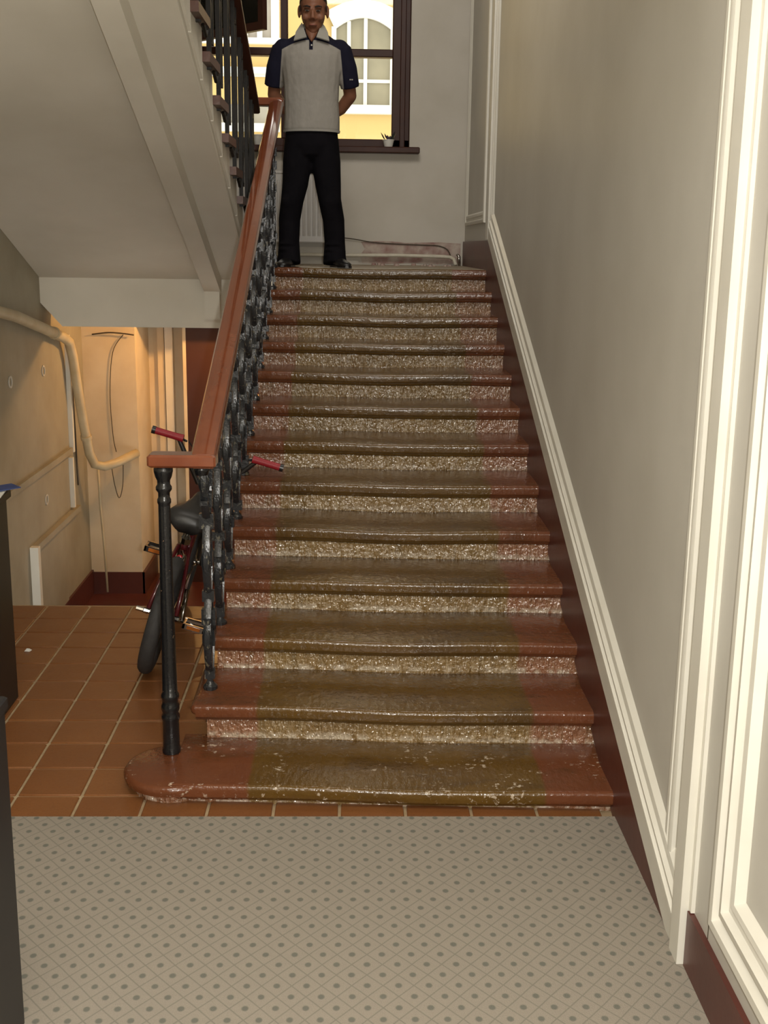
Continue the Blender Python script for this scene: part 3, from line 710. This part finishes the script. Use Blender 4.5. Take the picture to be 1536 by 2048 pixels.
# ------------------------------------------------------------------ bicycle
bk = tag(empty('bicycle', (-1.70, 1.70, 0)), 'small dark red bicycle with red grips leaning behind the newel post', 'bicycle')
LE = math.radians(16.5); BX0, BY0 = -1.725, 1.27; R = .255
def bw(a, s_, h_):   # along, side (right), height in the bike's own plane
    return Vector((BX0+s_*math.cos(LE)+h_*math.sin(LE), BY0+a, h_*math.cos(LE)-s_*math.sin(LE)))
def btube(pts, r, n=8): return MB().tube([bw(*p) for p in pts], r, n)
def wheel(a0, steer=0):
    def wp(ang, rad, s_):
        al = rad*math.cos(ang); return bw(a0+al*math.cos(steer)+s_*math.sin(steer)*0, s_+al*math.sin(steer), R+rad*math.sin(ang)+.004)
    n = 40
    def ringmesh(rc, rt, m, name, parent, nt_=8, squash=1.0):
        b = MB(); rings = []
        for q in range(n):
            ang = 2*math.pi*q/n
            rings.append([wp(ang, rc+rt*math.cos(e), rt*squash*math.sin(e)) for e in [2*math.pi*z_/nt_ for z_ in range(nt_)]])
        rings.append(rings[0]); b.loft(rings, caps=False); return b.build(name, m, parent, smooth='all')
    ty = ringmesh(R-.032, .032, M['tyre'], 'tyre', bk, 12, 1.0)
    ringmesh(R-.066, .012, M['chrome'], 'rim', ty, 6)
    b = MB()
    for q in range(20):
        ang = 2*math.pi*q/20; s_ = .028*(1 if q % 2 else -1)
        b.tube([wp(ang+.25*(1 if q % 4 < 2 else -1), .02, s_), wp(ang, R-.068, 0)], .0016, 4)
    b.build('spokes', M['chrome'], ty)
    MB().tube([wp(0, 0, -.05), wp(0, 0, -.035), wp(0, 0, -.03), wp(0, 0, .03), wp(0, 0, .035), wp(0, 0, .05)], [.012, .012, .02, .02, .012, .012], 10).build('hub', M['chrome'], ty, smooth=40)
    return wp
wr = wheel(0); wf_ = wheel(.86)
BBa, BBh = .36, .275
seat_top = (.20, 0, .56)
btube([(BBa, 0, BBh), seat_top], .016).build('seat_tube', M['bikeframe'], bk, smooth='all')
btube([(.215, 0, .50), (.63, 0, .60)], .016).build('top_tube', M['bikeframe'], bk, smooth='all')
btube([(BBa, 0, BBh), (.66, 0, .53)], .019).build('down_tube', M['bikeframe'], bk, smooth='all')
btube([(.67, 0, .50), (.62, 0, .64)], .021).build('head_tube', M['bikeframe'], bk, smooth='all')
for sg in (-1, 1):
    btube([(0, sg*.062, R), (.10, sg*.05, R+.005), (BBa-.03, sg*.035, BBh)], .0105).build('chain_stay', M['bikeframe'], bk, smooth='all')
    btube([(0, sg*.062, R), (.09, sg*.05, .37), (.20, sg*.024, .515)], .0095).build('seat_stay', M['bikeframe'], bk, smooth='all')
    btube([(.68, sg*.035, .49), (.78, sg*.055, .36), (.86, sg*.058, R)], .011).build('fork_blade', M['bikeblack'], bk, smooth='all')
    btube([(0, sg*.045, R+.004), (0, sg*.075, R+.004), (0, sg*.078, R+.004)], [.010, .013, .010]).build('axle_nut', M['chrome'], bk, smooth=40)
btube([(0, -.078, R+.004), (0, -.108, R+.004)], .011).build('axle_peg', M['chrome'], bk, smooth=40)
btube([(.20, 0, .55), (.16, 0, .67)], .0125).build('seat_post', M['chrome'], bk, smooth='all')
btube([(.185, 0, .535), (.18, 0, .56)], .022).build('seat_clamp', M['chrome'], bk, smooth=40)
# saddle
sd = MB(); rings = []
for t, w_, top in ((0, .055, .675), (.02, .092, .694), (.06, .100, .706), (.11, .085, .712), (.16, .050, .722), (.21, .032, .735), (.25, .026, .745), (.27, .014, .742)):
    a = .05+t; ring = []
    for q in range(12):
        e = 2*math.pi*q/12; cx_, sz_ = math.cos(e), math.sin(e)
        ring.append(bw(a, w_*cx_, top-.032+(.032 if sz_ > 0 else .036)*sz_*(1 if sz_ > 0 else .8+.4*abs(cx_))))
    rings.append(ring)
sd.loft(rings); so = sd.build('saddle', M['saddle'], bk, smooth='all')
for sg in (-1, 1):
    btube([(.07, sg*.03, .645), (.14, sg*.022, .640), (.22, sg*.015, .675)], .004, 6).build('saddle_rail', M['chrome'], so, smooth='all')
# red rear reflector, mudguard bits
MB().ell(bw(.155, 0, .47), .018, .008, .018, 12, 8).build('reflector', M['reflector'], bk, smooth='all')
btube([(.04, .02, .49), (.10, .02, .50), (.16, .0, .50)], .008).build('reflector_bracket', M['chrome'], bk, smooth='all')
# drivetrain
def ring_plate(a0, h0, s_, r0, r1, th, m, name, parent, n=28, teeth=0):
    b = MB(); o1 = []; o2 = []; i1 = []; i2 = []
    for q in range(n):
        e = 2*math.pi*q/n; rr = r1*(1+(.03 if teeth and q % 2 else 0))
        o1.append(bw(a0+rr*math.cos(e), s_-th, h0+rr*math.sin(e))); o2.append(bw(a0+rr*math.cos(e), s_+th, h0+rr*math.sin(e)))
        i1.append(bw(a0+r0*math.cos(e), s_-th, h0+r0*math.sin(e))); i2.append(bw(a0+r0*math.cos(e), s_+th, h0+r0*math.sin(e)))
    b.loft([o1, o2, i2, i1, o1], caps=False); return b.build(name, m, parent, smooth=30)
ring_plate(BBa, BBh, .045, .03, .075, .002, M['chrome'], 'chainring', bk, 40, 1)
ring_plate(0, R, .045, .012, .032, .002, M['chrome'], 'sprocket', bk, 30, 1)
for sg in (-1, 1):
    btube([(0, .045, R+sg*.033), (BBa, .045, BBh+sg*.076)], .0045, 6).build('chain', M['chrome'], bk)
ca = math.radians(48); CL = .155
for sg, sx in ((1, -1), (-1, 1)):
    ea, eh = BBa+sg*CL*math.cos(ca), BBh+sg*CL*math.sin(ca)
    co = MB().tube([bw(BBa, sx*.055, BBh), bw(ea, sx*.075, eh)], [.012, .009], 8).build('crank', M['chrome'], bk, smooth='all')
    pd = empty('pedal', bw(ea, sx*.13, eh)); pd.parent = bk; pd.location = WORLD[pd.name]-WORLD[bk.name]
    def pb(a0, a1, s0, s1, h0, h1):
        P = [bw(ea+a, sx*s_, eh+h_) for h_ in (h0, h1) for (a, s_) in ((a0, s0), (a1, s0), (a1, s1), (a0, s1))]
        return MB().add(P, [(3,2,1,0),(4,5,6,7),(0,1,5,4),(1,2,6,5),(2,3,7,6),(3,0,4,7)])
    for args in ((-.045, -.036, .085, .185, -.013, .013), (.036, .045, .085, .185, -.013, .013), (-.045, .045, .085, .095, -.011, .011), (-.045, .045, .176, .185, -.011, .011)):
        pb(*args).build('pedal_cage', M['bikeblack'] if sx < 0 else M['chrome'], pd)
    MB().tube([bw(ea, sx*.06, eh), bw(ea, sx*.18, eh)], .008, 8).build('spindle', M['chrome'], pd, smooth='all')
    pb(-.048, -.0455, .105, .165, -.008, .008).build('pedal_reflector', M['amber'], pd)
# handlebar
HB = [(.615, -.30, .885), (.62, -.19, .885), (.64, -.13, .80), (.635, -.05, .70), (.635, .05, .70), (.64, .13, .80), (.62, .19, .885), (.615, .30, .885)]
btube([(.62, 0, .64), (.61, 0, .70)], .014).build('stem', M['bikeblack'], bk, smooth='all')
btube([(.60, 0, .70), (.645, 0, .70)], .022).build('stem_clamp', M['bikeblack'], bk, smooth=40)
btube(HB, .0115).build('handlebar', M['bikeblack'], bk, smooth='all')
for sg in (-1, 1):
    gp = btube([(.617, sg*.165, .885), (.6165, sg*.21, .885), (.615, sg*.295, .885)], [.0185, .0165, .0165], 12).build('grip', M['grip'], bk, smooth=40)
    btube([(.615, sg*.295, .885), (.615, sg*.312, .885)], .0185, 12).build('grip_end', M['bikeblack'], gp, smooth=40)
    btube([(.63, sg*.15, .875), (.67, sg*.17, .87), (.68, sg*.25, .865)], .006, 6).build('brake_lever', M['bikeblack'], bk, smooth='all')
    btube([(.64, sg*.14, .875), (.72, sg*.08, .80), (.70, sg*.03, .68), (.64, sg*.02, .60)], .003, 6).build('brake_cable', M['bikeblack'], bk, smooth='all')

# ------------------------------------------------------------------ counter, cabinet, papers at the left edge
ct = tag(empty('counter', (-2.48, .2, 0)), 'black counter at the left edge standing on the tiles', 'counter')
bbx('body', M['black'], ct, XW+.03, -2.175, -.025, .97, 0, .81, .004)
bbx('top', M['black'], ct, XW+.03, -2.16, -.025, .985, .81, .845, .005)
cb = tag(empty('cabinet', (-1.9, -1.4, 0)), 'black cabinet corner at the bottom left on the carpet', 'cabinet')
bbx('body', M['black'], cb, -2.10, -1.60, -1.75, -1.02, .01, .78, .004)
bbx('top', M['black'], cb, -2.12, -1.595, -1.77, -1.01, .78, .81, .004)
def leaflet(x, y, ang, w_, l_, z, m, label, name='leaflet'):
    c_, s_ = math.cos(ang), math.sin(ang); P = []
    for zz in (z, z+.003):
        for a, b in ((-w_, -l_), (w_, -l_), (w_, l_), (-w_, l_)): P.append((x+a*c_-b*s_, y+a*s_+b*c_, zz+(.006 if b > 0 else 0)))
    return tag(MB().add(P, [(3,2,1,0),(4,5,6,7),(0,1,5,4),(1,2,6,5),(2,3,7,6),(3,0,4,7)]).build(name, m), label, 'leaflet', 'leaflets on the counter')
leaflet(-2.205, .88, .1, .05, .075, .8455, M['paper'], 'white leaflet at the corner of the black counter')
leaflet(-2.190, .925, -.9, .045, .07, .8525, M['blue'], 'blue leaflet overlapping the white one on the counter')
leaflet(-2.215, .93, .35, .025, .045, .862, M['paper'], 'small white slip on top of the blue leaflet')
b = MB(); b.tube([(-2.42, .88, .925), (-2.32, .90, .93), (-2.25, .91, .935), (-2.205, .915, .932)], [.024, .026, .022, .006], 10)
b.box(-2.36, -2.34, .88, .92, .845, .925)
tag(b.build('holder', M['brownitem'], None, smooth=40), 'small dark brown holder on the black counter', 'holder')
s_ = MB(); s_.add([(-2.30, 1.50, 0.0005), (-2.275, 1.497, .0005), (-2.27, 1.52, .0005), (-2.295, 1.525, .0005), (-2.29, 1.508, .012), (-2.28, 1.512, .010)], [(0,1,4),(1,5,4),(1,2,5),(2,3,5),(3,4,5),(3,0,4),(3,2,1,0)])
tag(s_.build('paper_scrap', M['paper']), 'tiny white paper scrap on the terracotta tiles', 'litter')

# made-up ceiling fixture to go with the hall fill light, out of frame
cl = tag(empty('hall_fill_fixture', (-1.35, -1.9, 3.15)), 'made-up round ceiling fixture for the hall fill light above the carpet', 'lamp')
MB().lathe([(.30, 3.20), (.30, 3.175), (.28, 3.165)], -1.35, -1.9, 28).build('base', M['white'], cl, smooth=40)
MB().lathe([(.27, 3.165), (.25, 3.145), (.16, 3.135), (.02, 3.13)], -1.35, -1.9, 28).build('diffuser', M['lamp'], cl, smooth=60)

# ------------------------------------------------------------------ building across the street
FY = 20.0
fb_ = tag(empty('building', (-1, FY, 0)), 'yellow building with white arched window seen through the landing window', 'building')
def K(v): return v   # metres
sc0 = (FY-CAM.y)/(12-CAM.y)
def fx(x): return CAM.x+(x-CAM.x)*sc0
def fz_(z): return CAM.z+(z-CAM.z)*sc0
bx('wall', M['facade'], fb_, -14, 12, FY, FY+.6, -6, 12)
def awin(xc, w_, zb_, zs, rise_, name_w='window', bars=(.27, .56), hbars=(), curtain=False):
    """window with segmental arch: xc centre, w_ width, zb_ sill, zs springing"""
    n = 14
    def arch(wd, off):
        return [(xc-wd/2+wd*q/n, zs+off+rise_*(1-((2*q/n-1)**2))) for q in range(n+1)]
    A = arch(w_, 0); pane = [(xc-w_/2, zb_), (xc+w_/2, zb_)]+A[::-1]
    wo = MB().loft([[(x, FY-.02, z) for x, z in pane], [(x, FY+.02, z) for x, z in pane]]).build(name_w, M['curtain'] if curtain else M['facade_glass'], fb_)
    ho = arch(w_+.34, .17); hi = arch(w_+.02, .0)
    b = MB(); b.loft([[(x, FY-.10, z) for x, z in hi], [(x, FY-.12, z+.14) for x, z in ho], [(x, FY-.0, z+.14) for x, z in ho]], closed=False, caps=False)
    b.loft([[(x, FY-.10, z) for x, z in hi], [(x, FY+.0, z) for x, z in hi]], closed=False, caps=False)
    b.build('hood_mould', M['facade_white'], wo, smooth=40)
    for sg in (-1, 1):
        x = xc+sg*(w_/2+.03); bx('jamb', M['facade_white'], wo, x-.045, x+.045, FY-.10, FY, zb_, zs+.05)
    bx('window_sill', M['facade_white'], wo, xc-w_/2-.12, xc+w_/2+.12, FY-.16, FY, zb_-.16, zb_)
    for f_ in bars:
        x = xc-w_/2+w_*f_; zz = zs+rise_*(1-(2*f_-1)**2)
        bx('glazing_bar', M['facade_white'], wo, x-.035, x+.035, FY-.07, FY-.01, zb_, zz)
    for z in hbars: bx('glazing_bar', M['facade_white'], wo, xc-w_/2, xc+w_/2, FY-.06, FY-.01, z-.03, z+.03)
    return wo
xa, xb_ = fx(-1.10), fx(-.405)
awin((xa+xb_)/2, xb_-xa, fz_(3.51), fz_(4.40), fz_(4.54)-fz_(4.40), bars=(.24, .54), hbars=(fz_(3.80),))
# white pilaster window to the left, upper storey
xl0, xl1 = fx(-2.75), fx(-1.80); zl = fz_(4.28)
lw = bx('window', M['curtain'], fb_, xl0, xl1, FY-.02, FY+.02, zl, fz_(5.6))
for a, b in ((-2.24, -2.19), (-2.075, -2.01), (-1.90, -1.80), (-2.42, -2.37), (-2.62, -2.56)):
    bx('glazing_bar', M['facade_white'], lw, fx(a), fx(b), FY-.10, FY, zl, fz_(5.6))
bx('window_sill', M['facade_white'], lw, xl0-.1, xl1+.1, FY-.15, FY, zl-.10, zl)
bx('string_course', M['facade_white'], fb_, -14, fx(-1.28), FY-.12, FY, fz_(3.86), fz_(3.94))
bx('string_course', M['facade_white'], fb_, -14, fx(-1.28), FY-.06, FY, fz_(3.83), fz_(3.86))
lw2 = bx('window', M['curtain'], fb_, fx(-2.6), fx(-1.86), FY-.02, FY+.02, fz_(3.27), fz_(3.50))
bx('window_sill', M['facade_white'], lw2, fx(-2.65), fx(-1.8), FY-.14, FY, fz_(3.17), fz_(3.27))
bx('glazing_bar', M['facade_white'], lw2, fx(-2.2), fx(-2.14), FY-.05, FY, fz_(3.27), fz_(3.50))

# ------------------------------------------------------------------ the man on the landing
def remesh(mb, name, material, parent, voxel, smooth_it=3):
    me = bpy.data.meshes.new(name); me.from_pydata(mb.v, [], mb.f)
    bm = bmesh.new(); bm.from_mesh(me); bmesh.ops.recalc_face_normals(bm, faces=bm.faces); bm.to_mesh(me); bm.free()
    ob = bpy.data.objects.new(name+'_src', me); col.objects.link(ob)
    r_ = ob.modifiers.new('r', 'REMESH'); r_.mode = 'VOXEL'; r_.voxel_size = voxel
    sm = ob.modifiers.new('s', 'SMOOTH'); sm.iterations = smooth_it; sm.factor = .5
    dg = bpy.context.evaluated_depsgraph_get(); dg.update()
    nm = bpy.data.meshes.new_from_object(ob.evaluated_get(dg)); nm.name = name
    bpy.data.objects.remove(ob)
    o = WORLD[parent.name] if parent is not None else Vector((PX, PY, LZ))
    for v_ in nm.vertices: v_.co -= o
    nm.shade_smooth(); nm.materials.clear(); nm.materials.append(material)
    out = bpy.data.objects.new(name, nm); col.objects.link(out)
    if parent is not None: out.parent = parent; WORLD[out.name] = o.copy()
    else: out.location = o; WORLD[out.name] = o.copy()
    return out
def P(x, y, z): return (PX+x, PY+y, LZ+z)
man = tag(empty('person', (PX, PY, LZ)), 'man in grey and navy polo shirt and black trousers standing with hands behind back', 'person')
HC = Vector(P(.012, -.045, 1.560)); HS = 1.13      # head centre
HR = Matrix.Rotation(math.radians(14), 3, 'X')   # head tilted forward/down
def hp(x, y, z): return tuple(HC+HR @ (Vector((x, y, z))*HS))
class HB_(MB):
    def ell(s, c, rx, ry, rz, n=16, m=10, rot=None):
        f_ = HS if rot is not None else 1
        return MB.ell(s, c, rx*f_, ry*f_, rz*f_, n, m, rot)
b = HB_()
# head: cranium, face, jaw, nose, ears, brow
b.ell(hp(0, .018, .030), .074, .092, .088, 18, 12, HR)
b.ell(hp(0, -.020, -.020), .066, .072, .085, 18, 12, HR)
b.ell(hp(0, -.035, -.070), .048, .050, .045, 14, 10, HR)
b.ell(hp(0, -.062, -.098), .024, .020, .018, 10, 8, HR)
b.tube([hp(0, -.088, .010), hp(0, -.102, -.018), hp(0, -.108, -.034)], [.009, .012, .015], 8)
for sg in (-1, 1):
    b.ell(hp(sg*.012, -.094, -.036), .009, .010, .008, 8, 6, HR)
    b.ell(hp(sg*.030, -.078, .022), .026, .016, .009, 10, 6, HR)
    b.ell(hp(sg*.040, -.068, -.030), .022, .022, .022, 10, 6, HR)
    b.ell(hp(sg*.078, .018, -.010), .010, .020, .034, 10, 8, HR)
b.ell(hp(0, -.086, -.062), .024, .012, .006, 10, 6, HR); b.ell(hp(0, -.084, -.073), .021, .012, .007, 10, 6, HR)
# neck, torso, pelvis
b.tube([hp(0, .02, -.05), P(.004, -.0, 1.43), P(0, .005, 1.36)], [.050, .054, .062], 14)
def ring(z, rx, ry, cx_=0, cy_=0, n=20): return [P(cx_+rx*math.cos(a), cy_+ry*math.sin(a), z) for a in [6.28318*q/n for q in range(n)]]
b.loft([ring(.78, .14, .095), ring(.88, .155, .10), ring(.98, .14, .092), ring(1.10, .15, .098), ring(1.24, .175, .108), ring(1.33, .175, .095), ring(1.385, .12, .07), ring(1.41, .06, .055)])
sh_, el_, wr_ = {}, {}, {}
for sg in (-1, 1):
    S0 = P(sg*.185, .0, 1.345); E0 = P(sg*.245, .085, 1.075); W0 = P(sg*.075, .165, .93)
    sh_[sg], el_[sg], wr_[sg] = S0, E0, W0
    b.tube([S0, P(sg*.222, .03, 1.22), E0], [.052, .047, .041], 12); b.ell(E0, .041, .041, .041, 10, 8)
    b.tube([E0, P(sg*.185, .125, 1.0), W0], [.041, .038, .027], 12)
    # hand: palm, four fingers and a thumb, resting one over the other
    pm = Vector(W0)+Vector((-sg*.045, .012*(1 if sg > 0 else 2.6), -.035))
    b.tube([W0, pm], [(.026, .018), (.036, .016)], 10)
    for q in range(4):
        base = pm+Vector((-sg*.010, 0, .022-.016*q)); L = (.068, .076, .072, .058)[q]
        b.tube([base, base+Vector((-sg*L*.5, .006, -L*.32)), base+Vector((-sg*L*.72, -.008, -L*.62)), base+Vector((-sg*L*.72, -.024, -L*.78))], [.0095, .009, .0085, .007], 8)
    b.tube([pm+Vector((sg*.02, 0, .018)), pm+Vector((0, .016, .045)), pm+Vector((-sg*.03, .018, .058))], [.012, .011, .008], 8)
    # legs
    b.tube([P(sg*.085, 0, .80), P(sg*.118, -.005, .44), P(sg*.15, .01, .08)], [.078, .056, .036], 12)
body = remesh(b, 'body', M['skin'], man, .0065, 2)
# eyes, brows, mouth, hair
for sg in (-1, 1):
    e = HB_().ell(hp(sg*.030, -.0865, .004), .0135, .008, .0045, 10, 8, HR).build('eye', M['eye'], man, smooth='all')
    HB_().ell(hp(sg*.030, -.0925, .004), .0055, .004, .0046, 8, 6, HR).build('iris', M['iris'], e, smooth='all')
    MB().tube([hp(sg*.012, -.096, .023), hp(sg*.030, -.097, .029), hp(sg*.050, -.082, .024)], [.004, .005, .003], 6).build('eyebrow', M['hair'], man, smooth='all')
MB().tube([hp(-.024, -.088, -.068), hp(-.008, -.098, -.066), hp(.008, -.098, -.066), hp(.024, -.088, -.068)], [.003, .005, .005, .003], 8).build('mouth', M['lip'], man, smooth='all')
h_ = MB(); n = 22; rings = []
for j in range(1, 12):
    a = math.pi*j/12*.55
    ringp = []
    for q in range(n):
        t = 2*math.pi*q/n; fr_ = -math.sin(t)          # fr_>0 at the face
        aa = a*(1.0-.36*max(0, fr_)**1.2+.20*max(0, -fr_))
        ringp.append(hp(.0765*math.sin(aa)*math.cos(t), .018+.0955*math.sin(aa)*math.sin(t), .030+.0925*math.cos(aa)))
    rings.append(ringp)
h_.loft(rings, caps=True); h_.build('hair', M['hair'], man, smooth='all')
for sg in (-1, 1):
    HB_().ell(hp(sg*.073, -.012, .010), .004, .010, .020, 8, 6, HR).build('sideburn', M['hair'], man, smooth='all')
# polo shirt
b = MB()
b.loft([ring(.845, .178, .125, .0), ring(.855, .180, .128), ring(.93, .176, .124, .003), ring(1.02, .172, .120), ring(1.12, .176, .122), ring(1.22, .190, .128), ring(1.29, .196, .124), ring(1.345, .192, .108), ring(1.395, .150, .090), ring(1.43, .095, .076, .002), ring(1.455, .074, .068, .004)])
for sg in (-1, 1):
    b.ell((sh_[sg][0]-sg*.012, sh_[sg][1], sh_[sg][2]-.005), .066, .068, .062, 14, 10)
    b.tube([sh_[sg], P(sg*.224, .028, 1.23), P(sg*.243, .065, 1.125)], [.064, .064, .062], 14)
shirt = remesh(b, 'polo_shirt', M['polo'], man, .008, 3)
# hem piping and button, sleeve badge
MB().loft([ring(.838, .180, .128, 0, 0, 32), ring(.852, .183, .131, 0, 0, 32)], caps=False).build('hem', M['collar'], shirt, smooth='all')
MB().ell(P(.004, -.122, 1.345), .005, .003, .005, 8, 6).build('button', M['white'], shirt, smooth='all')
for q in range(3):
    MB().box(PX+.240+.008*q, PX+.245+.008*q, PY-.014, PY-.004, LZ+1.158, LZ+1.166).build('sleeve_badge', M['collar'], shirt)
# open collar: skin V and two grey collar wings
vr = [(1.452, -.074, .040), (1.425, -.086, .036), (1.40, -.099, .024), (1.368, -.112, .003)]
vb = MB(); vb.loft([[P(.004-w_, y-.004, z), P(.004-w_*.4, y-.012, z), P(.004+w_*.4, y-.012, z), P(.004+w_, y-.004, z), P(.004+w_, y+.02, z), P(.004-w_, y+.02, z)] for z, y, w_ in vr])
vb.build('open_neck', M['skin'], man, smooth='all')
for sg in (-1, 1):
    A = [P(.004+sg*.062, -.030, 1.487), P(.004+sg*.048, -.088, 1.440), P(.004+sg*.030, -.122, 1.388), P(.004+sg*.110, -.112, 1.368), P(.004+sg*.100, -.060, 1.425), P(.004+sg*.080, .0, 1.470)]
    T = [(p[0], p[1]-.007, p[2]+.005) for p in A]
    c_ = MB(); c_.loft([A, T]); c_.build('collar', M['collar'], shirt, smooth=30)
MB().loft([ring(1.43, .076, .070, .004, .004, 24), ring(1.482, .068, .066, .004, .004, 24), ring(1.482, .063, .061, .004, .004, 24), ring(1.43, .066, .062, .004, .004, 24)][:3], caps=False).build('collar_stand', M['collar'], shirt, smooth=40)
# trousers
b = MB()
b.ell(P(0, .0, .715), .10, .092, .06, 14, 10); b.loft([ring(.665, .07, .05), ring(.70, .135, .095), ring(.76, .168, .112), ring(.83, .168, .115), ring(.87, .163, .110)])
for sg, knee, ft in ((-1, (-.125, -.005), (-.148, .01)), (1, (.118, -.01), (.150, .01))):
    b.tube([P(sg*.080, .0, .80), P(sg*.092, -.002, .66), P(sg*.106, -.006, .52), P(knee[0], knee[1]-.008, .42), P((knee[0]+ft[0])/2+sg*.008, .012, .30), P(ft[0], .012, .16), P(ft[0], .0, .07), P(ft[0]+sg*.002, -.01, .022)],
           [(.092, .092), (.088, .094), (.078, .084), (.072, .074), (.069, .071), (.066, .068), (.074, .074), (.082, .080)], 16)
    b.ell(P(knee[0]+sg*.012, -.055, .415), .055, .03, .06, 10, 8)
    for q in range(3): b.ell(P(ft[0]+random.uniform(-.02, .02), -.045, .075+.035*q), .055, .03, .012, 10, 6)
remesh(b, 'trousers', M['trouser'], man, .009, 2)
for sg, fx_, toe in ((-1, -.150, -.03), (1, .155, .075)):
    b = MB(); rings = []
    for t, w_, hh in ((0, .030, .05), (.02, .038, .065), (.08, .040, .075), (.14, .043, .062), (.20, .047, .048), (.25, .044, .040), (.285, .028, .030), (.295, .012, .018)):
        cx_ = fx_+toe*(t/.295)**1.2; cy_ = .085-t
        rings.append([P(cx_+w_*math.cos(a), cy_, max(.0, hh/2+hh/2*math.sin(a)*(1.0 if math.sin(a) > 0 else 1.0))) for a in [6.28318*q/14 for q in range(14)]])
    b.loft(rings); so = b.build('shoe', M['shoe'], man, smooth='all')
    b = MB(); rings = []
    for t, w_ in ((0, .030), (.02, .040), (.08, .041), (.14, .044), (.20, .050), (.25, .047), (.29, .028), (.302, .010)):
        cx_ = fx_+toe*(t/.295)**1.2; cy_ = .088-t
        rings.append([P(cx_-w_, cy_, .0), P(cx_+w_, cy_, .0), P(cx_+w_, cy_, .012), P(cx_-w_, cy_, .012)])
    b.loft(rings); b.build('sole', M['shoe'], so)
